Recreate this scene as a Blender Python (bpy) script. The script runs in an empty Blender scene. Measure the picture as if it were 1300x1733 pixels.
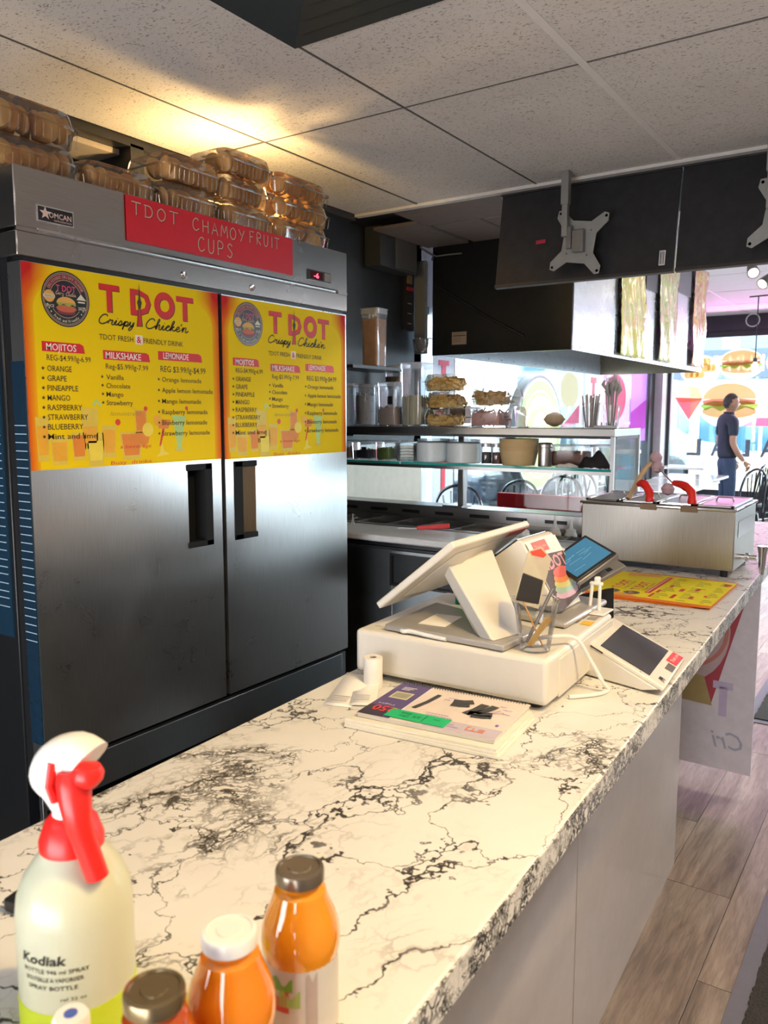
import bpy, bmesh, math, random
from mathutils import Matrix, Vector
random.seed(7)
R = math.radians
S = bpy.context.scene
COL = S.collection

# ------------------------------------------------------------------ camera, world, lights
cd = bpy.data.cameras.new('camera'); cam = bpy.data.objects.new('camera', cd); COL.objects.link(cam)
cam.location = (0, 0, 1.49)
cam.rotation_euler = (R(90) - math.atan(166.5 / 1370), 0, R(34))
cd.sensor_fit = 'VERTICAL'; cd.sensor_height = 36; cd.lens = 36 * 1370 / 1733
cd.clip_start = 0.02; cd.clip_end = 200
cd.dof.use_dof = True; cd.dof.focus_distance = 2.0; cd.dof.aperture_fstop = 9.5
S.camera = cam

w = bpy.data.worlds.new('sky'); S.world = w; w.use_nodes = True
_b = w.node_tree.nodes['Background']; _b.inputs[0].default_value = (.78, .89, 1, 1); _b.inputs[1].default_value = 20.0

S.view_settings.view_transform = 'Standard'; S.view_settings.look = 'None'
S.view_settings.exposure = 0.45; S.view_settings.gamma = 1.0
try: S.view_settings.use_curve_mapping = False
except Exception: pass
S.cycles.max_bounces = 9; S.cycles.transparent_max_bounces = 24
S.cycles.caustics_reflective = False; S.cycles.caustics_refractive = False
S.cycles.sample_clamp_indirect = 4.0

def light(name, kind, loc, aim, energy, color, **kw):
    d = bpy.data.lights.new(name, kind); d.energy = energy; d.color = color
    for k, v in kw.items(): setattr(d, k, v)
    o = bpy.data.objects.new(name, d); COL.objects.link(o); o.location = loc
    if aim is not None:
        o.rotation_euler = (Vector(aim) - Vector(loc)).to_track_quat('-Z', 'Y').to_euler()
    return o
RX_ = 1.7
light('warm_spot', 'SPOT', (.28, .75, 2.42), (-.70, .95, .99), 50, (1, .64, .15), spot_size=R(80), spot_blend=.5, shadow_soft_size=.035)
light('room_fill_light', 'AREA', (.85, .9, 2.47), (.85, .9, 0), 26, (1, .84, .66), shape='RECTANGLE', size=1.1, size_y=.55)  # unseen fill panel added under the ceiling, no fixture built
light('back_fill_light', 'AREA', (-.6, -1.5, .72), (-.6, 3, 1.0), 62, (.97, .96, 1), shape='RECTANGLE', size=2.2, size_y=1.1)  # fill panel added behind the camera; the back wall has no window
light('room_fill_light', 'AREA', (1.0, 5.8, 2.86), (1.0, 5.8, 0), 110, (1, .95, .95), shape='RECTANGLE', size=1.1, size_y=.55)  # unseen fill panel under the dining ceiling
for _x in (-2.2, -.6): light('magenta_strip', 'AREA', (_x, 12.0, 2.5), (_x + .1, 9.5, 2.9), 13, (1, .25, .75), shape='RECTANGLE', size=1.5, size_y=.06)
light('front_window_portal', 'AREA', (-.9, 12.42, 1.5), (-.9, 0, 1.5), 1, (1, 1, 1), shape='RECTANGLE', size=5.0, size_y=2.3)
light('added_window_portal', 'AREA', (RX_ - .02, 6.4, 1.1), (-2, 6.4, 1.1), 1, (1, 1, 1), shape='RECTANGLE', size=4.0, size_y=1.8)  # portal of the window added in the right wall
light('side_window_portal', 'AREA', (-3.42, 8.6, 1.4), (0, 8.6, 1.4), 1, (1, 1, 1), shape='RECTANGLE', size=7.6, size_y=2.0)
for o in bpy.data.objects:
    if 'portal' in o.name: o.data.cycles.is_portal = True

# ------------------------------------------------------------------ materials
def newmat(name):
    m = bpy.data.materials.new(name); m.use_nodes = True
    nt = m.node_tree; return m, nt, nt.nodes['Principled BSDF']
def N(nt, t, **kw):
    n = nt.nodes.new('ShaderNode' + t)
    for k, v in kw.items():
        if isinstance(k, str) and hasattr(n, k): setattr(n, k, v)
    return n
def L(nt, a, b): nt.links.new(a, b)
def coords(nt, scale=(1, 1, 1), rot=(0, 0, 0)):
    t = N(nt, 'TexCoord'); m = N(nt, 'Mapping'); m.inputs['Scale'].default_value = scale; m.inputs['Rotation'].default_value = rot
    L(nt, t.outputs['Object'], m.inputs[0]); return m.outputs[0]
def noise(nt, vec, scale, detail=4, rough=.6, dist=0):
    n = N(nt, 'TexNoise'); n.inputs['Scale'].default_value = scale; n.inputs['Detail'].default_value = detail
    n.inputs['Roughness'].default_value = rough; n.inputs['Distortion'].default_value = dist; L(nt, vec, n.inputs['Vector']); return n
def ramp(nt, fac, stops, interp='LINEAR'):
    r = N(nt, 'ValToRGB'); r.color_ramp.interpolation = interp; e = r.color_ramp.elements
    while len(e) < len(stops): e.new(.5)
    for i, (p, c) in enumerate(stops):
        e[i].position = p; e[i].color = (c, c, c, 1) if isinstance(c, (int, float)) else (*c, 1)
    L(nt, fac, r.inputs[0]); return r.outputs[0]
def mix(nt, fac, a, b, mode='MIX'):
    m = N(nt, 'Mix'); m.data_type = 'RGBA'; m.blend_type = mode
    if isinstance(fac, (int, float)): m.inputs[0].default_value = fac
    else: L(nt, fac, m.inputs[0])
    for i, c in ((6, a), (7, b)):
        if isinstance(c, tuple): m.inputs[i].default_value = (*c, 1)
        else: L(nt, c, m.inputs[i])
    return m.outputs[2]
def math_(nt, op, a, b=None):
    m = N(nt, 'Math'); m.operation = op
    for i, c in enumerate((a, b)):
        if c is None: continue
        if isinstance(c, (int, float)): m.inputs[i].default_value = c
        else: L(nt, c, m.inputs[i])
    return m.outputs[0]
def bump(nt, b, h, strength=.2, dist=.01):
    n = N(nt, 'Bump'); n.inputs['Strength'].default_value = strength; n.inputs['Distance'].default_value = dist
    L(nt, h, n.inputs['Height']); L(nt, n.outputs[0], b.inputs['Normal'])

_flat = {}
def flat(col, rough=.5, metal=0., var=.06, spec=.5, coat=0., sss=0, emit=None, es=1.):
    key = (col, rough, metal, var, spec, coat, emit, es)
    if key in _flat: return _flat[key]
    m, nt, b = newmat('surface_%d' % len(_flat))
    v = coords(nt); n = noise(nt, v, 22, 3)
    lo = tuple(max(0, c * (1 - var)) for c in col); hi = tuple(min(1, c * (1 + var)) for c in col)
    L(nt, ramp(nt, n.outputs[0], [(.3, lo), (.7, hi)]), b.inputs['Base Color'])
    b.inputs['Roughness'].default_value = rough; b.inputs['Metallic'].default_value = metal
    b.inputs['Specular IOR Level'].default_value = spec; b.inputs['Coat Weight'].default_value = coat
    if emit: b.inputs['Emission Color'].default_value = (*emit, 1); b.inputs['Emission Strength'].default_value = es
    _flat[key] = m; return m

def steel(name, base=.56, rough=.3, stretch=(2, 2, 120), smudge=.1, tint=(1, .99, .97)):
    m, nt, b = newmat(name)
    v = coords(nt, stretch); n = noise(nt, v, 6, 3)
    v2 = coords(nt); s = noise(nt, v2, 5, 6, .65, .8)
    b.inputs['Metallic'].default_value = 1
    L(nt, ramp(nt, n.outputs[0], [(.3, tuple(base * .9 * t for t in tint)), (.7, tuple(base * 1.08 * t for t in tint))]), b.inputs['Base Color'])
    r = ramp(nt, s.outputs[0], [(.3, max(.02, rough - smudge * .12)), (.7, rough + smudge * .3)])
    L(nt, r, b.inputs['Roughness'])
    bump(nt, b, n.outputs[0], .03, .0004)
    return m
STEEL = steel('brushed_steel')
DOORSTEEL = steel('door_steel', .70, .28, (90, 90, 2), .12)
HEADSTEEL = steel('header_steel', .50, .26, (2, 2, 90), .06, (1, .93, .88))
DARKSTEEL = steel('dark_steel', .42, .34, (2, 120, 2), .06, (.85, .95, 1))
MIRROR = steel('polished_steel', .8, .1, (3, 3, 3), .04)
CHROME = flat((.85, .85, .86), .08, 1., 0.)
WARMSTEEL = steel('warmer_steel', .45, .30, (60, 60, 2), .08, (1, .95, .84))  # golden tint puts the warm reflections into the steel colour

def glassy(name, tint, gloss, diff=0., dcol=(1, 1, 1), rough=.03):
    m = bpy.data.materials.new(name); m.use_nodes = True; nt = m.node_tree
    for n in list(nt.nodes): nt.nodes.remove(n)
    out = N(nt, 'OutputMaterial'); t = N(nt, 'BsdfTransparent'); t.inputs[0].default_value = (*tint, 1)
    g = N(nt, 'BsdfGlossy'); g.inputs['Roughness'].default_value = rough; g.inputs[0].default_value = (1, 1, 1, 1)
    d = N(nt, 'BsdfDiffuse'); d.inputs[0].default_value = (*dcol, 1)
    fr = N(nt, 'LayerWeight'); fr.inputs[0].default_value = .25
    a = math_(nt, 'MULTIPLY_ADD', fr.outputs['Fresnel'], .8); a.node.inputs[2].default_value = gloss
    m1 = N(nt, 'MixShader'); m1.inputs[0].default_value = diff; L(nt, t.outputs[0], m1.inputs[1]); L(nt, d.outputs[0], m1.inputs[2])
    m2 = N(nt, 'MixShader'); L(nt, a, m2.inputs[0]); L(nt, m1.outputs[0], m2.inputs[1]); L(nt, g.outputs[0], m2.inputs[2])
    L(nt, m2.outputs[0], out.inputs[0]); return m
GLASS = glassy('window_glass', (.93, .97, .97), .02)
GUARDGLASS = glassy('guard_glass', (.95, .98, .98), .03)
CLEAR = glassy('clear_plastic', (.96, .96, .96), .06, .03, rough=.08)
CLEARD = glassy('clamshell_plastic', (.97, .96, .94), .05, .02, rough=.1)
MILKY = glassy('milky_plastic', (.9, .93, .96), .04, .35, (.85, .9, .95), .2)
TUBCLEAR = glassy('tub_plastic', (.9, .94, .98), .06, .14, (.8, .88, .96), .1)
TEAL = flat((.03, .42, .38), .1, 0, .02)

CUPCLEAR = glassy('cup_plastic', (.98, .98, .98), .02, .01, rough=.05)
def marble(name, edge=False):
    m, nt, b = newmat(name)
    v = coords(nt, (1, 1, 1), (0, 0, R(24)))
    nz = noise(nt, v, 3.2, 6, .62); nz2 = noise(nt, v, 16, 5, .65)
    def warp(vec, amt, amt2):
        a = N(nt, 'VectorMath'); a.operation = 'MULTIPLY_ADD'; L(nt, nz.outputs['Color'], a.inputs[0]); a.inputs[1].default_value = (amt,) * 3; L(nt, vec, a.inputs[2])
        c = N(nt, 'VectorMath'); c.operation = 'MULTIPLY_ADD'; L(nt, nz2.outputs['Color'], c.inputs[0]); c.inputs[1].default_value = (amt2,) * 3; L(nt, a.outputs[0], c.inputs[2]); return c.outputs[0]
    vs = N(nt, 'Mapping'); vs.inputs['Scale'].default_value = (1.6, .8, 1); L(nt, v, vs.inputs[0])
    def vor(vec, sc):
        o = N(nt, 'TexVoronoi'); o.feature = 'DISTANCE_TO_EDGE'; o.inputs['Scale'].default_value = sc; L(nt, vec, o.inputs['Vector']); return o.outputs['Distance']
    wv = warp(vs.outputs[0], .5, .07)
    big = vor(wv, 5.8 if not edge else 14); fine = vor(warp(vs.outputs[0], .3, .05), 26 if not edge else 40); fine2 = vor(warp(vs.outputs[0], .3, .04), 58)
    msk = noise(nt, v, 3.0 if not edge else 9, 5, .6, .5); msk2 = noise(nt, v, 6.5, 4, .6)
    # vein width grows with the mask
    wd = ramp(nt, msk2.outputs[0], [(.36, .006), (.52, .016), (.66, .05)])
    line = math_(nt, 'SUBTRACT', 1.0, math_(nt, 'DIVIDE', big, wd)); line = ramp(nt, line, [(0, 0), (.55, 1)])
    cl = ramp(nt, msk.outputs[0], [(.52, 0), (.60, 1)] if not edge else [(.40, 0), (.50, 1)])
    near = ramp(nt, big, [(.06, 1), (.36, 0)] if not edge else [(.3, 1), (.6, 1)])
    cl = math_(nt, 'MULTIPLY', cl, near)
    f1 = ramp(nt, fine, [(.02, 1), (.09, .0)]); f2 = ramp(nt, fine2, [(.04, 1), (.16, 0)])
    heavy = ramp(nt, msk.outputs[0], [(.57, 0), (.64, 1)] if not edge else [(.42, 0), (.55, 1)])
    fin = math_(nt, 'MULTIPLY', cl, math_(nt, 'MAXIMUM', f1, math_(nt, 'MULTIPLY', f2, heavy)))
    thin = math_(nt, 'MULTIPLY', f1, ramp(nt, msk2.outputs[0], [(.50, 0), (.64, .3)]))
    tot = math_(nt, 'MAXIMUM', math_(nt, 'MAXIMUM', math_(nt, 'MULTIPLY', line, ramp(nt, nz2.outputs[0], [(.3, .5), (.5, 1)])), fin), thin)
    base = mix(nt, ramp(nt, nz.outputs[0], [(.35, 0), (.65, 1)]), (.78, .77, .73), (.70, .68, .64))
    colr = mix(nt, tot, base, (.045, .040, .038) if not edge else (.03, .03, .035))
    L(nt, colr, b.inputs['Base Color']); b.inputs['Roughness'].default_value = .36 if not edge else .3
    b.inputs['Specular IOR Level'].default_value = .35
    return m
MARBLE = marble('marble_laminate')
MARBLE_EDGE = marble('marble_edge', True)

def tilemat():
    m, nt, b = newmat('acoustic_tile'); v = coords(nt)
    vs = N(nt, 'Mapping'); vs.inputs['Scale'].default_value = (1, 2.0, 1); L(nt, v, vs.inputs[0])
    n = noise(nt, vs.outputs[0], 95, 3, .55, .7); p = ramp(nt, n.outputs[0], [(.34, 0), (.40, 1)])
    n2 = noise(nt, v, 3, 3); base = ramp(nt, n2.outputs[0], [(.3, (.70, .67, .64)), (.7, (.78, .75, .72))])
    L(nt, mix(nt, p, (.30, .27, .25), base), b.inputs['Base Color']); b.inputs['Roughness'].default_value = .9
    bump(nt, b, p, .5, .004); return m
TILE = tilemat()
def wood(name, c1, c2, c3):
    m, nt, b = newmat(name); v = coords(nt, (1, .09, 1)); oi = N(nt, 'ObjectInfo')
    a = N(nt, 'VectorMath'); a.operation = 'MULTIPLY_ADD'; L(nt, oi.outputs['Random'], a.inputs[0]); a.inputs[1].default_value = (7, 5, 3); L(nt, v, a.inputs[2])
    n = noise(nt, a.outputs[0], 9, 8, .6, 1.2); g = noise(nt, a.outputs[0], 90, 3, .6, 1)
    c = ramp(nt, n.outputs[0], [(.3, c1), (.5, c2), (.7, c3)])
    f = ramp(nt, g.outputs[0], [(.35, .74), (.6, 1.05)]); mm = mix(nt, 1.0, c, f, 'MULTIPLY')
    r = ramp(nt, oi.outputs['Random'], [(0, .78), (1, 1.1)]); L(nt, mix(nt, 1.0, mm, r, 'MULTIPLY'), b.inputs['Base Color'])
    b.inputs['Roughness'].default_value = .38; bump(nt, b, g.outputs[0], .15, .001); return m
PLANK = wood('floor_plank', (.14, .10, .075), (.29, .22, .165), (.42, .335, .26))
BLACKWALL = flat((.018, .022, .026), .5, 0, .25)
BLACKBOARD = flat((.016, .017, .02), .42, 0, .3)
WHITEP = flat((.80, .80, .78), .38, 0, .02)
CREAMP = flat((.72, .69, .62), .42, 0, .02)
BLACKP = flat((.015, .016, .018), .35, 0, .1)
BLACKG = flat((.01, .011, .013), .06, 0, .05)
RED = flat((.75, .02, .015), .35, 0, .06)
DARKRED = flat((.50, .012, .03), .3, 0, .05)
SIGNRED = flat((.62, .008, .02), .5, 0, .05)
PAPER = flat((.84, .81, .76), .8, 0, .03)
GREYM = flat((.36, .38, .38), .45, .6, .05)
_film = {}
def film(col, _r=None):
    if col in _film: return _film[col]
    m, nt, b = newmat('window_film'); t = N(nt, 'BsdfTranslucent'); t.inputs[0].default_value = (*col, 1); b.inputs['Base Color'].default_value = (*col, 1); b.inputs['Roughness'].default_value = .6
    tr = N(nt, 'BsdfTransparent'); tr.inputs[0].default_value = tuple(.6 + .4 * c for c in col) + (1,)
    x = N(nt, 'MixShader'); x.inputs[0].default_value = .6; L(nt, b.outputs[0], x.inputs[1]); L(nt, t.outputs[0], x.inputs[2])
    y = N(nt, 'MixShader'); y.inputs[0].default_value = .5; L(nt, x.outputs[0], y.inputs[1]); L(nt, tr.outputs[0], y.inputs[2])
    L(nt, y.outputs[0], nt.nodes['Material Output'].inputs[0]); _film[col] = m; return m
def matof(c, r=.6): return flat(tuple(c), r, 0, .03)

def posterbg(W, H, x0, x1, y0, y1, rad):
    """yellow sheet whose red-orange border fades round a rounded inner panel (object coordinates u=y, v=z)"""
    m, nt, b = newmat('poster_ground'); t = N(nt, 'TexCoord'); s = N(nt, 'SeparateXYZ'); L(nt, t.outputs['Object'], s.inputs[0])
    u, v = s.outputs[0], s.outputs[1]
    def absd(c, mid, half): return math_(nt, 'SUBTRACT', math_(nt, 'ABSOLUTE', math_(nt, 'SUBTRACT', c, mid)), half)
    dx = math_(nt, 'MAXIMUM', absd(u, (x0 + x1) / 2, (x1 - x0) / 2 - rad), 0.); dy = math_(nt, 'MAXIMUM', absd(v, (y0 + y1) / 2, (y1 - y0) / 2 - rad), 0.)
    d = math_(nt, 'SUBTRACT', math_(nt, 'SQRT', math_(nt, 'ADD', math_(nt, 'MULTIPLY', dx, dx), math_(nt, 'MULTIPLY', dy, dy))), rad)
    dd = math_(nt, 'MULTIPLY', d, 18.)
    side = ramp(nt, dd, [(0, (.84, .60, .005)), (.02, (.84, .42, .01)), (.45, (.72, .12, .01)), (1, (.55, .02, .02))])
    ex = math_(nt, 'ABSOLUTE', math_(nt, 'SUBTRACT', u, W / 2)); k = ramp(nt, math_(nt, 'DIVIDE', ex, W / 2), [(.72, 0), (.93, 1)])
    L(nt, mix(nt, k, (.84, .60, .005), side), b.inputs['Base Color'])
    b.inputs['Roughness'].default_value = .6; b.inputs['Specular IOR Level'].default_value = .12
    return m

# ------------------------------------------------------------------ mesh builder
_fonts = {}
def textgeo(s, bold=0., shear=0.):
    key = (s, bold, shear)
    if key in _fonts: return _fonts[key]
    c = bpy.data.curves.new('t', 'FONT'); c.body = s; c.offset = bold; c.shear = shear; c.resolution_u = 2
    o = bpy.data.objects.new('t', c); me = o.to_mesh()
    vs = [tuple(v.co) for v in me.vertices]; fs = [tuple(p.vertices) for p in me.polygons]
    o.to_mesh_clear(); bpy.data.objects.remove(o); bpy.data.curves.remove(c)
    _fonts[key] = (vs, fs); return vs, fs
def oval(cx, cy, rx, ry, n=28, a0=0, a1=360):
    return [(cx + rx * math.cos(R(a0 + (a1 - a0) * i / (n if a1 - a0 >= 360 else n - 1))), cy + ry * math.sin(R(a0 + (a1 - a0) * i / (n if a1 - a0 >= 360 else n - 1)))) for i in range(n)]
class MB:
    def __init__(s, M=None): s.v = []; s.f = []; s.m = []; s.M = M
    def add(s, vs, fs, mat=0, M=None):
        k = len(s.v)
        for p in vs:
            p = Vector(p)
            if M is not None: p = M @ p
            if s.M is not None: p = s.M @ p
            s.v.append(tuple(p))
        s.f += [tuple(i + k for i in f) for f in fs]; s.m += [mat] * len(fs); return s
    def box(s, x0, x1, y0, y1, z0, z1, mat=0, M=None):
        return s.add([(x0, y0, z0), (x1, y0, z0), (x1, y1, z0), (x0, y1, z0), (x0, y0, z1), (x1, y0, z1), (x1, y1, z1), (x0, y1, z1)],
                     [(0, 3, 2, 1), (4, 5, 6, 7), (0, 1, 5, 4), (1, 2, 6, 5), (2, 3, 7, 6), (3, 0, 4, 7)], mat, M)
    def hexa(s, p, mat=0, M=None):
        return s.add(p, [(0, 3, 2, 1), (4, 5, 6, 7), (0, 1, 5, 4), (1, 2, 6, 5), (2, 3, 7, 6), (3, 0, 4, 7)], mat, M)
    def lathe(s, prof, n=24, mat=0, M=None, sx=1, sy=1):
        vs = []; fs = []
        for r, z in prof:
            for i in range(n): a = 2 * math.pi * i / n; vs.append((r * sx * math.cos(a), r * sy * math.sin(a), z))
        for j in range(len(prof) - 1):
            for i in range(n): k = (i + 1) % n; fs.append((j * n + i, j * n + k, (j + 1) * n + k, (j + 1) * n + i))
        if prof[0][0] > 1e-5: fs.append(tuple(range(n))[::-1])
        if prof[-1][0] > 1e-5: fs.append(tuple((len(prof) - 1) * n + i for i in range(n)))
        return s.add(vs, fs, mat, M)
    def opened(s, prof, n=24, mat=0, M=None, sq=None, cap0=True):
        """open shell; sq=(a,b) gives a rounded-rectangle section of half sizes a,b scaled by r"""
        vs = []; fs = []
        for r, z in prof:
            for i in range(n):
                a = 2 * math.pi * (i + .5) / n; c, d = math.cos(a), math.sin(a)
                if sq:
                    e = .32; c = math.copysign(abs(c) ** e, c) * sq[0]; d = math.copysign(abs(d) ** e, d) * sq[1]
                vs.append((r * c, r * d, z))
        for j in range(len(prof) - 1):
            for i in range(n): k = (i + 1) % n; fs.append((j * n + i, j * n + k, (j + 1) * n + k, (j + 1) * n + i))
        if cap0: fs.append(tuple(range(n))[::-1])
        return s.add(vs, fs, mat, M)
    def cyl(s, x, y, z0, z1, r, n=20, mat=0, M=None): 
        T = Matrix.Translation((x, y, 0)); return s.lathe([(r, z0), (r, z1)], n, mat, T if M is None else M @ T)
    def tube(s, pts, r, n=8, mat=0, M=None, closed=False):
        P = [Vector(p) for p in pts]; m = len(P); vs = []; fs = []; up = None
        for i, p in enumerate(P):
            t = (P[(i + 1) % m] - P[i - 1]) if closed else (P[min(i + 1, m - 1)] - P[max(i - 1, 0)])
            t.normalize()
            if up is None: up = t.orthogonal().normalized()
            up = (up - t * up.dot(t)).normalized() if (up - t * up.dot(t)).length > 1e-6 else t.orthogonal().normalized()
            b = t.cross(up); rr = r[i] if isinstance(r, (list, tuple)) else r
            for k in range(n): a = 2 * math.pi * k / n; vs.append(p + (up * math.cos(a) + b * math.sin(a)) * rr)
        for j in range(m if closed else m - 1):
            for i in range(n): k = (i + 1) % n; q = (j + 1) % m; fs.append((j * n + i, j * n + k, q * n + k, q * n + i))
        if not closed: fs.append(tuple(range(n))[::-1]); fs.append(tuple((m - 1) * n + i for i in range(n)))
        return s.add(vs, fs, mat, M)
    def prism(s, poly, z0, z1, mat=0, M=None):
        n = len(poly); vs = [(x, y, z0) for x, y in poly] + [(x, y, z1) for x, y in poly]
        fs = [tuple(range(n))[::-1], tuple(range(n, 2 * n))] + [(i, (i + 1) % n, n + (i + 1) % n, n + i) for i in range(n)]
        return s.add(vs, fs, mat, M)
    def poly(s, pts, z=0., mat=0, M=None):
        return s.add([(x, y, z) for x, y in pts], [tuple(range(len(pts)))], mat, M)
    def ring(s, cx, cy, r0, r1, z=0., mat=0, n=40, a0=0, a1=360, M=None):
        vs = []; fs = []
        for i in range(n + 1):
            a = R(a0 + (a1 - a0) * i / n)
            for r in (r0, r1): vs.append((cx + r * math.cos(a), cy + r * math.sin(a), z))
        for i in range(n): fs.append((2 * i, 2 * i + 1, 2 * i + 3, 2 * i + 2))
        return s.add(vs, fs, mat, M)
    def text(s, t, x, y, h, w=None, mat=0, z=.0004, bold=0., shear=0., M=None, rot=0., align='L', mirror=False):
        vs, fs = textgeo(t, bold, shear)
        x0 = min(v[0] for v in vs); x1 = max(v[0] for v in vs)
        sy = h / .70; sx = sy if w is None else w / max(1e-6, x1 - x0)
        W = (x1 - x0) * sx; off = {'L': 0, 'C': -W / 2, 'R': -W}[align]
        q = [((v[0] - x0) * sx + off, v[1] * sy, 0) for v in vs]
        if mirror: q = [(-a, b, c) for a, b, c in q]
        T = Matrix.Translation((x, y, z)) @ Matrix.Rotation(rot, 4, 'Z')
        return s.add(q, fs, mat, T if M is None else M @ T)
    def stroke(s, pts, w, z=.0004, mat=0, M=None):
        P = [Vector(p) for p in pts]; vs = []; fs = []
        for i, p in enumerate(P):
            t = P[min(i + 1, len(P) - 1)] - P[max(i - 1, 0)]; t = t.normalized() if t.length else Vector((1, 0))
            nrm = Vector((-t.y, t.x)) * w / 2; vs += [(p.x + nrm.x, p.y + nrm.y, z), (p.x - nrm.x, p.y - nrm.y, z)]
        for i in range(len(P) - 1): fs.append((2 * i, 2 * i + 1, 2 * i + 3, 2 * i + 2))
        return s.add(vs, fs, mat, M)
    def build(s, name, mats, parent=None, loc=(0, 0, 0), rot=(0, 0, 0), bev=0, seg=2, ang=35, smooth=True):
        me = bpy.data.meshes.new(name); me.from_pydata(s.v, [], s.f); me.update()
        if not isinstance(mats, (list, tuple)): mats = [mats]
        for m in mats: me.materials.append(m)
        me.polygons.foreach_set('material_index', s.m)
        if smooth:
            me.polygons.foreach_set('use_smooth', [True] * len(me.polygons)); me.set_sharp_from_angle(angle=R(ang))
        o = bpy.data.objects.new(name, me); COL.objects.link(o); o.parent = parent; o.location = loc; o.rotation_euler = rot
        if bev:
            b = o.modifiers.new('bevel', 'BEVEL'); b.width = bev; b.segments = seg; b.limit_method = 'ANGLE'; b.angle_limit = R(40)
            b.harden_normals = False
        return o
def tag(o, label=None, cat=None, group=None, kind=None):
    if label: o['label'] = label
    if cat: o['category'] = cat
    if group: o['group'] = group
    if kind: o['kind'] = kind
    return o
def thing(name, label, cat, loc=(0, 0, 0), rz=0., group=None):
    o = bpy.data.objects.new(name, None); COL.objects.link(o); o.location = loc; o.rotation_euler = (0, 0, rz); o.empty_display_size = .05
    return tag(o, label, cat, group)
def struct(name, mb, mats, **kw): return tag(mb.build(name, mats, **kw), kind='structure')
def copy_tree(o, parent=None):
    c = o.copy(); COL.objects.link(c); c.parent = parent
    for ch in list(o.children): copy_tree(ch, c)
    return c
FX = Matrix(((0, 0, 1, 0), (1, 0, 0, 0), (0, 1, 0, 0), (0, 0, 0, 1)))     # print plane facing +X: u->+Y, v->+Z
def plane(o, u, v):
    o, u, v = Vector(o), Vector(u).normalized(), Vector(v); n = u.cross(v).normalized(); v = n.cross(u)
    return Matrix(((u.x, v.x, n.x, o.x), (u.y, v.y, n.y, o.y), (u.z, v.z, n.z, o.z), (0, 0, 0, 1)))

# ------------------------------------------------------------------ the setting
CZ = 2.49; DZ = 2.88; DX = -3.44; FY = 12.5; RX = 1.7; BY = -1.6
WALLC = flat((.30, .24, .22), .7, 0, .05)
DARKGAP = flat((.01, .01, .012), .8, 0, 0)
struct('floor', MB().box(DX, RX, BY, FY, -.06, -.004), matof((.10, .09, .08)))
fl = bpy.data.objects['floor']
pm = None; k = 0
for i in range(26):
    for j in range(13):
        x = -3.42 + i * .2; y = -1.1 + j * 1.22 - (i * .437) % 1.22
        if x > 1.5 or y > 12.4 or y + 1.2 < 1.2: continue
        if x < -2.76 and y < 4.4: continue
        if pm is None:
            q = MB().box(.001, .199, .001, 1.219, -.006, 0).build('plank', PLANK, fl, bev=.0008, seg=1); pm = q
        else: q = pm.copy(); COL.objects.link(q); q.parent = fl
        q.location = (x, y, 0); k += 1

struct('wall_right', MB().box(RX, RX + .1, BY, 4.8, 0, DZ).box(RX, RX + .1, 8.4, FY, 0, DZ).box(RX, RX + .1, 4.8, 8.4, 0, .2).box(RX, RX + .1, 4.8, 8.4, 2.0, DZ), WALLC)
_w3 = struct('added_window', MB().box(RX + .02, RX + .08, 4.8, 8.4, .2, .26).box(RX + .02, RX + .08, 4.8, 8.4, 1.94, 2.0).box(RX + .02, RX + .08, 4.8, 4.86, .2, 2.0).box(RX + .02, RX + .08, 8.34, 8.4, .2, 2.0).box(RX + .02, RX + .08, 6.77, 6.83, .2, 2.0), flat((.03, .033, .038), .4, .2))  # window added in the unseen wall for daylight and fridge door reflections
MB().box(RX + .045, RX + .052, 4.86, 6.77, .26, 1.94).build('pane', GLASS, _w3); MB().box(RX + .045, RX + .052, 6.83, 8.34, .26, 1.94).build('pane', GLASS, _w3)
struct('wall_back', MB().box(-3.0, RX, BY - .1, BY, 0, CZ), flat((.42, .37, .33), .7))
wl = struct('wall_left', MB().box(-2.85, -2.75, BY, 4.5, 0, CZ + .1), BLACKWALL)
MB().box(-2.75, -2.738, 3.0, 4.49, .55, 1.29).build('wall_panel', flat((.52, .46, .37), .5), wl)
MB().box(-2.752, -2.735, 3.0, 4.49, 1.29, 1.31).build('panel_trim', GREYM, wl)
struct('wall_corner', MB().box(DX, -2.75, 4.42, 4.5, 0, DZ), BLACKWALL)
# kitchen ceiling
ce = struct('ceiling', MB().box(-2.85, RX, BY, 4.5, CZ + .05, CZ + .07), DARKGAP)
YS = [-1.5, -.075, 1.145, 2.365, 3.45]; XS = [-.905 + .6096 * k for k in range(-3, 5)]
XS[0] = -2.5; XS[1] = -2.13; XS[2] = -1.5155
for i in range(len(XS) - 1):
    for j in range(4):
        x0, x1, y0, y1 = XS[i], XS[i + 1], YS[j], YS[j + 1]
        if i == 2 and j == 2: y0 = 1.81
        if i == 2 and j == 2: pass
        MB().box(x0 + .004, x1 - .004, y0 + .004, y1 - .004, CZ + random.uniform(.0, .004), CZ + .02).build('ceiling_tile', TILE, ce, bev=.0015, seg=1)
MB().box(-1.51, -.91, 1.15, 1.19, CZ, CZ + .02).build('ceiling_tile', TILE, ce)
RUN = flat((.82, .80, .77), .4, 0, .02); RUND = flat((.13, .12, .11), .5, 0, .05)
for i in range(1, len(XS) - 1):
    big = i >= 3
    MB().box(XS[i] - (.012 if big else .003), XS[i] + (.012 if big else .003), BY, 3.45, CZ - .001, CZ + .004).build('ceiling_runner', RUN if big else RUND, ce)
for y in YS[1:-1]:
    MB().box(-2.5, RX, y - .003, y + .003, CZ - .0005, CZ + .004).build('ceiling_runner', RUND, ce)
MB().box(-2.5, RX, 3.44, 3.475, CZ - .012, CZ + .02).build('edge_trim', flat((.70, .68, .65), .4), ce)
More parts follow.
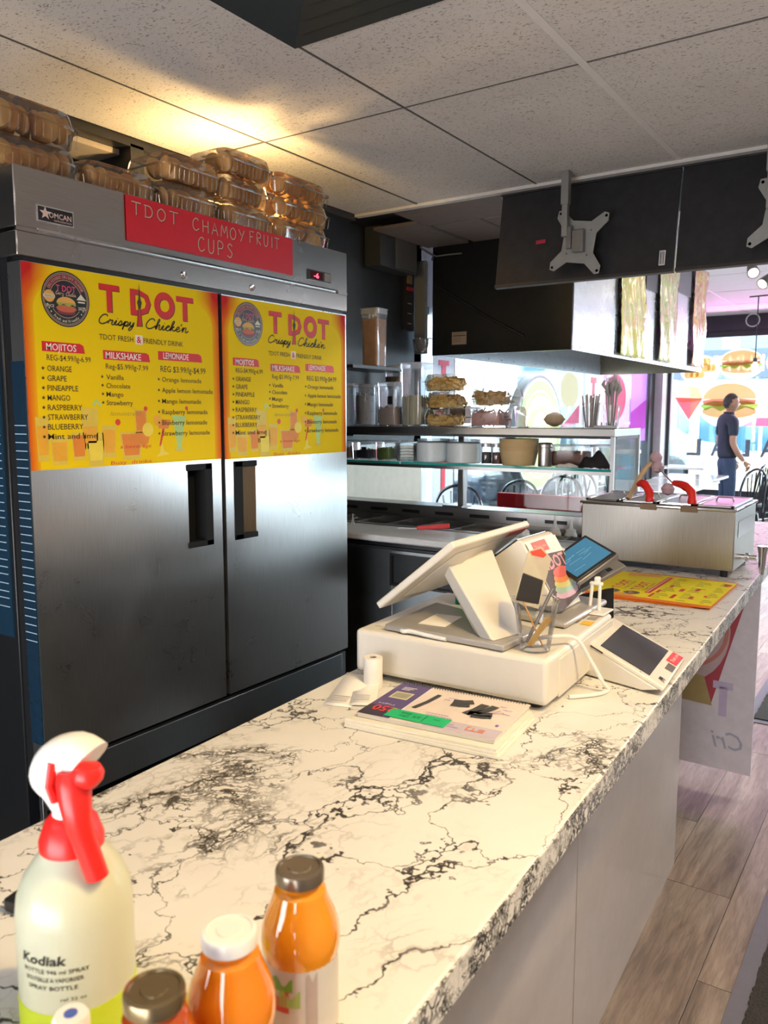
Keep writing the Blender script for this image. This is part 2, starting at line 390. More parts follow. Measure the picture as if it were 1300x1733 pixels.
MB().box(-2.56, -2.5, BY, 3.45, CZ - .03, CZ + .05).build('edge_trim', BLACKP, ce)
# lower ceiling tiles in the recess behind, some missing
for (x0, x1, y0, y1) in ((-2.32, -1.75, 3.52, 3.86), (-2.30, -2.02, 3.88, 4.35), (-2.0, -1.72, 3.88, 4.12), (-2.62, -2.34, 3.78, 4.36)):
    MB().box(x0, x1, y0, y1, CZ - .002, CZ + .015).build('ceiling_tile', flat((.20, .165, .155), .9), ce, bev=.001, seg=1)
struct('trim_1', MB().box(-2.74, -2.565, .9, 2.05, CZ - .05, CZ - .03).box(-2.74, -2.565, 2.12, 2.5, CZ - .05, CZ - .03), flat((.50, .44, .36), .8))
tag(MB().box(-2.74, -2.50, 2.05, 2.11, CZ - .12, CZ - .02).build('ceiling_hanger', BLACKP, ce))
# square air diffuser
t = thing('ceiling_vent', 'dark square ceiling air vent cut off by the top edge', 'vent', (-1.21, 1.505, CZ))
dm = MB()
for k in range(4):
    a, b = .300 - k * .055, .262 - k * .055; z0 = -.012 - (.0 if k == 0 else -.006); 
    for (sx, sy) in ((1, 0), (-1, 0), (0, 1), (0, -1)):
        if sx: q = [(sx * a, -a, -.014), (sx * a, a, -.014), (sx * b, b, .012), (sx * b, -b, .012)]
        else: q = [(-a, sy * a, -.014), (a, sy * a, -.014), (b, sy * b, .012), (-b, sy * b, .012)]
        dm2 = MB().add(q + [(p[0], p[1], p[2] + .003) for p in q], [(0, 1, 2, 3), (4, 5, 6, 7), (0, 1, 5, 4), (1, 2, 6, 5), (2, 3, 7, 6), (3, 0, 4, 7)])
        dm2.build('louvre', flat((.035, .045, .05), .35, .3), t, smooth=False)
MB().box(-.09, .09, -.09, .09, -.004, .012).build('centre_plate', flat((.03, .04, .045), .35, .3), t)
MB().box(-.3, .3, -.3, .3, .014, .03).build('backing', DARKGAP, t)

# bulkhead and dining ceiling
struct('trim_2', MB().box(-1.70, RX, 3.475, 3.52, CZ - .02, DZ), BLACKBOARD)
dc = struct('ceiling_dining', MB().box(DX - .1, RX, 3.5, FY, DZ + .03, DZ + .05), DARKGAP)
PINKT = flat((.78, .76, .76), .8, 0, .03)
for i in range(4):
    for j in range(7):
        x0 = -3.44 + i * 1.22; y0 = 4.0 + j * 1.22
        MB().box(x0 + .008, min(RX, x0 + 1.212), y0 + .008, min(FY, y0 + 1.212), DZ + random.uniform(0, .003), DZ + .02).build('ceiling_tile', PINKT, dc, bev=.002, seg=1)
for i in range(1, 4): MB().box(-3.44 + i * 1.22 - .012, -3.44 + i * 1.22 + .012, 3.52, FY, DZ - .002, DZ + .004).build('ceiling_runner', flat((.66, .64, .64), .5), dc)
for j in range(1, 7): MB().box(DX, RX, 4.0 + j * 1.22 - .008, 4.0 + j * 1.22 + .008, DZ - .001, DZ + .004).build('ceiling_runner', flat((.5, .48, .48), .5), dc)
# front wall and its window
FRAME = flat((.03, .033, .038), .4, .2); PILLAR = flat((.62, .60, .60), .5)
struct('wall_front', MB().box(DX - .1, RX, FY, FY + .15, 0, .32).box(DX - .1, RX, FY, FY + .15, 2.66, DZ + .1), flat((.035, .032, .045), .6))
wf = struct('window_1', MB().box(-3.30, 1.65, FY + .03, FY + .09, .32, .38).box(-3.30, 1.65, FY + .03, FY + .09, 2.58, 2.66)
            .box(-3.34, -3.28, FY + .02, FY + .10, .32, 2.66).box(-.35, -.29, FY + .02, FY + .1, .32, 2.66), FRAME)
MB().box(-3.29, -.33, FY + .055, FY + .063, .37, 2.59).build('pane', GLASS, wf); MB().box(-.31, 1.64, FY + .055, FY + .063, .37, 2.59).build('pane', GLASS, wf)
struct('trim_3', MB().box(DX - .06, -3.33, FY - .25, FY + .12, 0, DZ), PILLAR)
# side wall of the dining room, glazed
struct('wall_left_dining', MB().box(DX - .12, DX, 4.5, FY, 0, .5).box(DX - .12, DX, 4.5, FY, 2.35, DZ + .1), flat((.16, .15, .16), .6))
ws = struct('window_2', MB().box(DX - .08, DX - .02, 4.5, FY - .2, .5, .56).box(DX - .08, DX - .02, 4.5, FY - .2, 2.29, 2.35)
            .box(DX - .10, DX + .0, 6.14, 6.2, .5, 2.35).box(DX - .10, DX, 9.86, 9.92, .5, 2.35).box(DX - .10, DX, 12.0, 12.28, .5, 2.35), FRAME)
for a, b in ((4.5, 5.78), (6.2, 9.3), (9.92, 12.0)): MB().box(DX - .055, DX - .047, a, b, .55, 2.3).build('pane', GLASS, ws)
for n_, (a, b) in enumerate(((5.78, 6.14), (9.3, 9.86))):
    MB().box(DX - .07, DX + .02, a, b, .5, 2.35).build('white_post', flat((.74, .76, .78), .5), ws)
for y_, zz, nm in ((5.96, (1.79, 1.93), 0), (5.96, (.84, 1.14), 1), (9.58, (1.70, 1.92), 2)):
    t_ = MB(Matrix.Translation((DX + .022, 0, 0)) @ FX)
    h = zz[1] - zz[0]
    t_.box(y_ - .085, y_ + .085, zz[1] - h * .3, zz[1], 0, .003).box(y_ - .035, y_ + .035, zz[0], zz[1] - h * .3, 0, .003)
    tag(t_.build('window_letter', flat((.75, .03, .06), .5)), ['red letter T high on the white window post, partly hidden by the hood', 'red letter T low on the white window post above the salad bar', 'small red letter T on the far white window post'][nm], 'letter')

# ------------------------------------------------------------------ outdoors
struct('street', MB().box(-40, 30, 12.7, 60, -.2, -.15).box(-40, DX - .2, -5, 12.7, -.2, -.151), flat((.24, .26, .28), .8))
struct('side_street', MB().box(RX + .15, 40, -5, 12.7, -.2, -.151), flat((.10, .11, .12), .8))
def building(label, x0, x1, y0, y1, h, wallc, nx, faces_x=False):
    t = thing('building', label, 'building', ((x0 + x1) / 2, (y0 + y1) / 2, -.15))
    hx, hy = (x1 - x0) / 2, (y1 - y0) / 2
    MB().box(-hx, hx, -hy, hy, 0, h).build('wall', flat(wallc, .7, 0, .05), t)
    g = flat((.02, .06, .08), .15); rows = int(h / 2.6)
    for r in range(rows):
        for c in range(nx):
            z0 = .5 + r * 2.6; 
            if faces_x: a = -hy + (c + .15) * 2 * hy / nx; b = a + .7 * 2 * hy / nx; m_ = MB().box(hx - .03, hx + .06, a, b, z0, z0 + 1.6)
            else: a = -hx + (c + .15) * 2 * hx / nx; b = a + .7 * 2 * hx / nx; m_ = MB().box(a, b, -hy - .06, -hy + .03, z0, z0 + 1.6)
            m_.build('window', g, t)
    return t
b1 = building('pale shopfront building across the street seen through front window', -12, -3.4, 26, 30, 7.5, (.26, .30, .33), 5)
b2 = building('light building across the street behind the standing man', -3.3, 6, 27, 31, 8.5, (.34, .33, .30), 5)
b3 = building('blue grey building across the side street seen behind salad bar', -17, -13, 6, 24, 6.5, (.14, .18, .24), 7, True)
sb = MB(plane((-6.9, 25.9, 2.35), (1, 0, 0), (0, 0, 1)))
t = thing('shop_sign', 'dark fascia sign with white LIVE MUSIC lettering across the street', 'sign', (-4.1, 25.88, 2.95))
MB().box(-2.6, 3.8, -.08, .06, -.42, .42).build('sign_board', flat((.012, .022, .035), .5), t)
MB(plane((-2.0, -.085, -.22), (1, 0, 0), (0, 0, 1))).text('LIVE MUSIC AND DRINK', 0, 0, .46, 5.0, 0, bold=.01).build('lettering', flat((.85, .9, .92), .5), t)
def car(label, x, y, rz, c):
    t = thing('parked_car', label, 'car', (x, y, -.15), rz)
    prof = [(-2.1, .35), (-2.15, .75), (-1.7, .92), (-1.1, .98), (-.55, 1.42), (.75, 1.45), (1.45, 1.0), (2.05, .9), (2.15, .5), (2.1, .35)]
    M = Matrix.Rotation(R(90), 4, 'X')
    MB().prism(prof, -.85, .85, 0, M).build('body', flat(c, .2, .3, 0, .5, .6), t, bev=.08, seg=3)
    MB().prism([(-1.0, 1.0), (-.5, 1.36), (.7, 1.39), (1.3, 1.0)], -.87, .87, 0, M).build('side_windows', BLACKG, t)
    for wx in (-1.35, 1.35):
        for wy in (-.8, .8):
            MB().lathe([(.0, -.1), (.2, -.1), (.33, -.09), (.33, .09), (.2, .1), (0, .1)], 20, 0, Matrix.Translation((wx, wy, .33)) @ M).build('wheel', BLACKP, t)
car('pale blue car parked across the street beyond the front window', -6.4, 20.5, 0, (.14, .20, .24))
car('dark blue car parked outside the side window behind salad bar', -6.0, 12.4, R(88), (.015, .025, .045))
car('black car parked outside near the round window sign', -6.4, 16.9, R(88), (.01, .012, .018))
t = thing('dark_canopy', 'dark folded canopy hanging outside the side window', 'canopy', (-4.6, 7.2, 0)); MB().hexa([(-.5, -.8, 1.95), (.3, -.8, 1.85), (.3, .9, 1.85), (-.5, .9, 1.95), (-.5, -.8, 2.3), (.1, -.8, 2.2), (.1, .9, 2.2), (-.5, .9, 2.3)]).build('cloth', flat((.012, .016, .022), .6), t, bev=.03); MB().cyl(-.4, -.7, -.2, 2.0, .03).cyl(-.4, .8, -.2, 2.0, .03).build('post', BLACKP, t)
t = thing('street_awning', 'bright red fabric awning outside the front window', 'awning', (-3.0, 18.4, 0))
MB().hexa([(-.7, -.5, 1.25), (3.2, -.5, 1.2), (3.2, -.5, 1.42), (-.7, -.5, 1.40), (-.3, .6, 1.75), (3.2, .6, 1.75), (3.2, .62, 1.8), (-.3, .62, 1.8)]).build('canopy', flat((.42, .003, .03), .6), t)
MB().cyl(.1, -.4, 0, 1.4, .03).build('post', WHITEP, t); MB().cyl(3.0, -.4, 0, 1.4, .03).build('post', WHITEP, t)
t = thing('street_fence', 'low cream slat fence outside beneath front window', 'fence', (-3.6, 15.0, -.15))
for k in range(24): MB().box(k * .16, k * .16 + .1, -.02, .02, .1, 1.0).build('slat', flat((.34, .27, .18), .7), t)
MB().box(0, 3.84, .02, .05, .3, .36).box(0, 3.84, .02, .05, .8, .86).build('rail', flat((.68, .58, .42), .7), t)
tag(MB().cyl(-3.85, 16.5, -.15, 2.4, .09).build('street_post', flat((.40, .27, .11), .6)), 'tan wooden post outside the front window', 'post')

# stickers on the front window
def burger(name, label, x, z, w, h):
    t = bpy.data.objects.new(name, None); COL.objects.link(t); t.matrix_world = plane((x, FY + .052, z), (1, 0, 0), (0, 0, 1)); tag(t, label, 'sticker', None)
    T = .002
    o = MB().prism(oval(0, 0, w * .54, h * .55), 0, .001).build('backing', film((.80, .82, .74)), t)
    MB().prism(oval(0, -.16 * h, w * .46, h * .16, 20), .001, .003).build('lower_bun', film((.75, .45, .16)), t)
    MB().prism([(a * w, b * h) for a, b in ((-.5, -.02), (-.4, -.14), (-.28, -.06), (-.14, -.16), (0, -.05), (.14, -.15), (.28, -.06), (.42, -.13), (.5, 0), (.3, .08), (-.3, .08))], .002, .004).build('lettuce', film((.45, .62, .08)), t)
    MB().prism([(a * w, b * h) for a, b in ((-.44, .0), (-.2, -.04), (.1, -.02), (.43, .01), (.45, .1), (.1, .14), (-.3, .13), (-.46, .09))], .003, .005).build('filling', film((.72, .20, .10)), t)
    MB().prism([(w * .45 * math.cos(R(a)), h * .13 + h * .36 * math.sin(R(a))) for a in range(0, 181, 12)], .004, .006).build('upper_bun', film((.80, .48, .20)), t)
burger('burger_sticker', 'upper burger sticker high on the front window', -2.33, 2.19, .58, .40)
burger('burger_sticker', 'largest burger sticker on front window behind the man\'s head', -2.46, 1.62, .80, .62)
t = bpy.data.objects.new('nugget_sticker', None); COL.objects.link(t); t.matrix_world = plane((-2.88, FY + .052, 2.14), (1, 0, 0), (0, 0, 1)); tag(t, 'round plate of golden nuggets sticker left of upper burger', 'sticker')
MB().prism(oval(0, -.02, .28, .22), 0, .001).build('plate', film((.80, .82, .80)), t)
for k in range(9): MB().prism(oval(-.16 + .08 * (k % 5), -.08 + .09 * (k // 3) % .2, .065, .06, 12), .001 + k * .0005, .003 + k * .0005).build('nugget', film((.82, .52 + .02 * (k % 3), .14)), t)
t = bpy.data.objects.new('fries_sticker', None); COL.objects.link(t); t.matrix_world = plane((-3.03, FY + .052, 1.66), (1, 0, 0), (0, 0, 1)); tag(t, 'red cone of loaded fries sticker left of the man', 'sticker')
MB().prism([(-.2, .08), (-.12, .2), (0, .24), (.14, .2), (.2, .06), (.1, 0), (-.1, 0)], 0, .002).build('fries', film((.85, .50, .30)), t)
MB().prism([(-.2, .07), (.2, .05), (.02, -.26)], .002, .004).build('cone', film((.80, .10, .14)), t)
t = bpy.data.objects.new('window_lettering', None); COL.objects.link(t); t.matrix_world = plane((-3.02, FY + .05, .88), (1, 0, 0), (0, 0, 1)); tag(t, 'large dark HALAL letters read backwards on front window', 'lettering')
for k, ch in enumerate('LALAH'):
    MB().text(ch, k * .335 + (.2 if 1 else 0), 0, .24, .20, 0, bold=.02, mirror=True).build('letter', flat((.12, .16, .20), .5), t)
MB().text('dine in', .98, -.14, .05, .3, 0, mirror=True).build('small_print', film((.3, .34, .38)), t)
# posters on side window glass
def wposter(label, y0, y1, z0, z1, shapes):
    t = bpy.data.objects.new('window_poster', None); COL.objects.link(t); t.matrix_world = Matrix.Translation((DX - .04, y0, z0)) @ FX; tag(t, label, 'poster')
    MB().box(0, y1 - y0, 0, z1 - z0, 0, .002).build('sheet', film(shapes[0]), t)
    for i, (nm, pts, c) in enumerate(shapes[1:]): MB().prism(pts, .002 + i * .001, .003 + i * .001).build(nm, film(c), t)
wposter('pale green and pink poster with a big burger on the side window', 8.62, 9.28, 1.38, 2.2,
        [(.62, .78, .66), ('green_band', [(0, .66), (.66, .72), (.66, .82), (0, .82)], (.15, .60, .20)), ('burger_picture', oval(.34, .38, .28, .2), (.78, .58, .42)), ('pink_patch', [(.2, .0), (.66, .0), (.66, .22)], (.80, .10, .30))])
wposter('pink poster with red writing on the side window', 10.0, 11.2, 1.15, 2.2,
        [(.80, .50, .62), ('red_picture', oval(.6, .55, .42, .3), (.75, .22, .32)), ('white_flash', [(.1, .1), (.9, .3), (1.0, .2), (.2, 0)], (.85, .8, .82))])
wposter('tall violet poster at the far end of side window', 11.25, 11.98, 1.1, 2.25,
        [(.62, .30, .72), ('magenta_patch', [(0, 0), (.73, .2), (.73, .6), (0, .4)], (.75, .15, .60))])
# round sign by the side window
t = bpy.data.objects.new('round_sign', None); COL.objects.link(t); t.matrix_world = Matrix.Translation((DX + .05, 7.93, 1.275)) @ FX
tag(t, 'round green and yellow illuminated sign hanging in the side window', 'sign')
MB().prism(oval(0, 0, .61, .61, 48), -.10, -.004).build('casing', BLACKP, t)
cols = [((.78, .90, .92), .58), ((.30, .62, .16), .555), ((.85, .80, .35), .46), ((.80, .42, .10), .43), ((.85, .88, .40), .41), ((.55, .78, .25), .33), ((.85, .60, .25), .25), ((.86, .88, .45), .235), ((.62, .82, .50), .15)]
fm = MB()
for i, (c, r) in enumerate(cols): fm.prism(oval(0, 0, r, r, 48), -.004 + i * .001, -.003 + i * .001, i)
fm.build('sign_face', [flat(c, .5, 0, 0, emit=c, es=.8) for c, r in cols], t, smooth=False)
ringm = MB()
for k, ch in enumerate('Fresh and Friendly'):
    a = -150 + k * 120 / 17
    if ch == ' ': continue
    ringm.text(ch, .35 * math.cos(R(a)), .35 * math.sin(R(a)), .055, None, 0, .007, .01, rot=R(a + 90))
ringm.build('lettering', flat((.1, .35, .12), .5), t)

# ------------------------------------------------------------------ the counter
CT = .99
cnt = thing('service_counter', 'long service counter with white marble-look top and glossy pale front panel', 'counter', (-.335, .70, 0), R(2.4))
def cl(x0, x1, y0, y1, z0, z1): return MB().box(x0, x1, y0, y1, z0, z1)
# local frame: front edge of the top runs along local +Y at x=0
top = cl(-.555, 0, -.75, 3.4, CT - .038, CT - .0006).build('worktop', MARBLE, cnt, bev=.003)
cl(-.0, .0022, -.75, 3.4, CT - .0375, CT - .002).build('edge_strip', MARBLE_EDGE, cnt)
PANEL = flat((.42, .37, .33), .09, 0, .03)
for a, b in ((-.75, .905), (.909, 1.955)): cl(-.24, -.20 + (.0), a, b, .0, CT - .04).build('front_panel', PANEL, cnt, bev=.002)
cl(-.53, -.245, -.7, 1.955, .08, CT - .04).build('carcass', flat((.05, .055, .06), .4), cnt)
cl(-.545, -.53, -.7, 1.955, .1, CT - .045).build('back_panel', DARKSTEEL, cnt)
cl(-.54, -.50, 1.96, 2.52, .0, CT - .04).build('carcass', flat((.05, .055, .06), .4), cnt)
# hanging banner
t = bpy.data.objects.new('vinyl_banner', None); COL.objects.link(t); t.matrix_world = plane((-.99, 3.32, .08), (1, -.03, 0), (0, 0, 1)); tag(t, 'white vinyl banner with faded burger print hanging below far end of counter', 'banner')
MB().box(0, .49, 0, .87, -.004, 0).build('sheet', flat((.70, .66, .72), .45), t)
MB().poly([(0, .37), (.33, .26), (.505 - .02, .87), (0, .87)], .0006, 0).build('red_field', flat((.42, .06, .08), .45), t)
MB().prism(oval(.22, .56, .17, .22, 30), .0008, .0012).ring(.22, .56, .15, .165, .0016, 1).prism([(.1, .48), (.34, .5), (.33, .55), (.2, .62), (.1, .56)], .0012, .0018, 2).prism([(.16, .62), (.26, .6), (.28, .68), (.22, .7)], .0012, .0018, 3).build('burger_print', [flat((.52, .40, .42), .5), flat((.55, .2, .16), .5), flat((.55, .25, .15), .5), flat((.32, .34, .14), .5)], t)
MB().poly([(0, .27), (.335, .255), (.30, .37), (0, .40)], .0014, 0).build('tan_patch', flat((.42, .32, .14), .5), t)
MB().box(.335, .41, .33, .36, .0006, .001).box(.36, .39, .22, .34, .0006, .001).build('letter', flat((.55, .47, .66), .5), t)
MB().text('Cri', .455, .09, .07, .12, 0, .001, .004, .3, mirror=True).build('lettering', flat((.40, .42, .52), .5), t)

# ------------------------------------------------------------------ refrigerator
fr = thing('refrigerator', 'two-door stainless steel upright commercial refrigerator', 'refrigerator', (-1.885, 1.19, 0))
SIDE = flat((.02, .022, .025), .3, .4, .05)
MB().box(-.80, -.085, .0, 1.35, .12, 2.085).build('cabinet', SIDE, fr, bev=.004)
MB().box(-.08, 0, -.0, 1.353, 1.945, 2.092).box(-.08, -.0, 0, 1.353, 1.876, 1.937).box(-.08, -.006, .058, 1.295, 1.93, 1.95).build('header', HEADSTEEL, fr, bev=.003)
MB().box(-.004, .0015, 0, .056, 1.936, 1.946).box(-.004, .0015, 1.297, 1.353, 1.936, 1.946).build('header_end', HEADSTEEL, fr)
MB().box(-.006, .003, .058, 1.295, 1.944, 1.949).build('header_lip', MIRROR, fr)
MB().box(-.075, -.012, .02, 1.335, 1.862, 1.88).build('gasket', BLACKP, fr)
MB().box(-.088, -.055, .006, 1.345, .50, 1.88).build('gasket', BLACKP, fr)
def door(y0, y1, hy0, hy1, rec):
    # handle recess cut: build the door as four slabs round the recess
    h0, h1 = 1.075, 1.335
    d = MB(); x0, x1 = -.055, 0; z0, z1 = .56, 1.864
    d.box(x0, x1, y0, y1, h1, z1).box(x0, x1, y0, y1, z0, h0).box(x0, x1, y0, hy0, h0, h1).box(x0, x1, hy1, y1, h0, h1)
    do = d.build('door', DOORSTEEL, fr)
    f = MB()
    if rec < 0:  # frame on the right
        f.box(-.05, .004, hy0 - .004, hy1, h1 - .02, h1 + .0).box(-.05, .004, hy0 - .004, hy1, h0, h0 + .018).box(-.05, .004, hy1 - .03, hy1, h0, h1).box(-.052, -.048, hy0, hy1, h0, h1)
        c = MB().hexa([(-.048, hy0, h0), (-.048, hy1 - .03, h0), (-.045, hy1 - .03, h0), (-.002, hy0 + .004, h0), (-.048, hy0, h1), (-.048, hy1 - .03, h1), (-.045, hy1 - .03, h1), (-.002, hy0 + .004, h1)])
    else:
        f.box(-.05, .004, hy0, hy1 + .004, h1 - .02, h1).box(-.05, .004, hy0, hy1 + .004, h0, h0 + .018).box(-.05, .004, hy0, hy0 + .038, h0, h1).box(-.052, -.048, hy0, hy1, h0, h1)
        c = MB().hexa([(-.048, hy0 + .03, h0 + .018), (-.048, hy1, h0 + .018), (-.002, hy1, h0 + .018), (-.03, hy0 + .03, h0 + .018), (-.048, hy0 + .03, h1 - .02), (-.048, hy1, h1 - .02), (-.002, hy1, h1 - .02), (-.03, hy0 + .03, h1 - .02)])
    f.build('handle', flat((.012, .014, .016), .75, spec=.2), do, bev=.002); 
    if rec > 0: c.build('recess_liner', BRONZE, do)
    return do
BRONZE = steel('bronze_steel', .36, .3, (80, 80, 2), .05, (1, .85, .62))
door(.006, .670, .527, .628, -1); door(.688, 1.345, .727, .83, 1)
g = MB().box(-.02, 0, -.008, 1.33, .44, .545).box(-.012, .004, -.012, .0, .30, .55).build('grille_panel', DARKSTEEL, fr, bev=.002)
MB().box(-.012, .003, 1.305, 1.325, .44, .552).build('grille_bracket', DARKSTEEL, g)
MB().box(-.02, -.006, -.008, 1.33, .30, .415).build('grille_panel', DARKSTEEL, fr)
for yy in (.05, 1.28): MB().cyl(-.1, yy, 0, .12, .03).build('caster', BLACKP, fr); MB().cyl(-.7, yy, 0, .12, .03).build('caster', BLACKP, fr)
for yy in (.535, .83): 
    M = Matrix.Translation((.0, yy, 1.90)) @ FX
    MB().lathe([(.012, 0), (.012, .003), (.009, .005), (.003, .004), (0, .002)], 16, 0, M).build('lock', CHROME, fr)
t_ = MB(Matrix.Translation((0, .058, 1.967)) @ FX)
t_.box(0, .104, 0, .04, 0, .003, 0).box(.003, .101, .003, .037, .003, .0035, 1)
st = []
for k in range(10): r = .017 if k % 2 == 0 else .007; a = R(90 + 36 * k); st.append((.022 + r * math.cos(a), .022 + r * math.sin(a)))
t_.poly(st, .0042, 2).text('OMCAN', .032, .014, .013, .064, 2, .0046, .012).text('REFRIGERATION', .046, .006, .0045, .05, 2, .0046)
t_.build('brand_plate', [CHROME, BLACKP, flat((.85, .62, .55), .3, .3)], fr)
t_ = MB(Matrix.Translation((0, 1.116, 1.967)) @ FX)
t_.box(0, .13, 0, .035, 0, .005, 0).box(.01, .082, .004, .031, .005, .006, 1).box(.092, .126, .003, .032, .005, .007, 2)
t_.text('-6', .03, .008, .018, .028, 3, .0065, .01)
t_.build('thermostat', [BLACKP, flat((.08, .01, .01), .2), flat((.25, .2, .16), .4), flat((.9, .1, .1), .5, emit=(1, .05, .1), es=4)], fr)
# reflection painted as dark blue strips with white lines on side and door edge
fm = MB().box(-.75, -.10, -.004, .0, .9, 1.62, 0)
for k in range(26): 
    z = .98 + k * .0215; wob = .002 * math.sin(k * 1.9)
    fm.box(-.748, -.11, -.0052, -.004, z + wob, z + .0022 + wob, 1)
fm.build('painted_reflection', [flat((.008, .035, .07), .25), flat((.45, .62, .72), .3)], fr)
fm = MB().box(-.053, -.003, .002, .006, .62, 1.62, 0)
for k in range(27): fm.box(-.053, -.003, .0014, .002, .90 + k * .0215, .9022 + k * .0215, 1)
fm.build('painted_reflection', [flat((.008, .03, .06), .25), flat((.45, .62, .72), .3)], fr)

# ------------------------------------------------------------------ printed drink menus taped to the doors
RB = flat((.62, .01, .012), .5); INK = flat((.05, .035, .01), .6); CREAM_T = flat((.85, .80, .74), .6)
CURS = {'C': [[(.9, .8), (.7, 1), (.35, .9), (.08, .5), (.1, .15), (.4, 0), (.75, .12), (1.05, .35)]],
 'r': [[(0, .1), (.18, .5), (.3, .42), (.5, .45), (.42, .1), (.6, 0), (.8, .15)]],
 'i': [[(0, .15), (.22, .48), (.15, .08), (.32, .02), (.5, .18)], [(.27, .68), (.31, .73)]],
 's': [[(0, .1), (.3, .5), (.42, .2), (.25, .0), (.05, .08), (.3, .02), (.62, .2)]],
 'p': [[(0, .15), (.25, .5), (.02, -.4), (.2, .3), (.45, .48), (.55, .25), (.35, .02), (.22, .08), (.5, .0), (.75, .18)]],
 'y': [[(0, .2), (.15, .48), (.15, .12), (.35, .08), (.55, .48), (.4, -.2), (.12, -.42), (.1, -.2), (.6, .15)]],
 'h': [[(0, .15), (.35, .75), (.4, 1), (.25, .9), (.1, 0), (.3, .4), (.48, .45), (.45, .08), (.6, 0), (.78, .16)]],
 'c': [[(.0, .15), (.45, .42), (.3, .5), (.12, .3), (.15, .05), (.35, 0), (.6, .18)]],
 'k': [[(0, .15), (.35, .75), (.38, 1), (.22, .85), (.08, 0), (.28, .38), (.45, .45), (.25, .25), (.45, .02), (.7, .16)]],
 'e': [[(0, .15), (.4, .3), (.35, .48), (.15, .35), (.15, .08), (.35, 0), (.6, .18)]],
 "'": [[(.12, .8), (.05, .6)]],
 'n': [[(0, .15), (.15, .48), (.1, 0), (.3, .42), (.48, .42), (.45, .06), (.6, 0), (.8, .18)]]}
ADV = {'C': 1.0, 'r': .68, 'i': .42, 's': .55, 'p': .66, 'y': .6, 'h': .68, 'c': .52, 'k': .62, 'e': .52, "'": .2, 'n': .75}
def smooth_pts(p, n=5):
    P = [Vector(a) for a in p]; out = []
    if len(P) < 3: return P
    for i in range(len(P) - 1):
        a, b, c, d = P[max(i - 1, 0)], P[i], P[i + 1], P[min(i + 2, len(P) - 1)]
        for k in range(n):
            t = k / n; out.append(.5 * ((2 * b) + (c - a) * t + (2 * a - 5 * b + 4 * c - d) * t * t + (3 * b - a - 3 * c + d) * t ** 3))
    return out + [P[-1]]
def cursive(mb, s, x, y, h, w, mat, z, pen):
    tot = sum(ADV[c] for c in s); kx = w / tot; cx = x
    for c in s:
        for st in CURS[c]:
            q = [(cx + p[0] * kx + p[1] * h * .25, y + p[1] * h) for p in smooth_pts(st)]; mb.stroke(q, pen, z, mat)
        cx += ADV[c] * kx
def star(mb, x, y, r, mat, z=.0005):
    mb.poly([(x + (r if k % 2 == 0 else r * .45) * math.cos(R(90 + 36 * k)), y + (r if k % 2 == 0 else r * .45) * math.sin(R(90 + 36 * k))) for k in range(10)], z, mat)
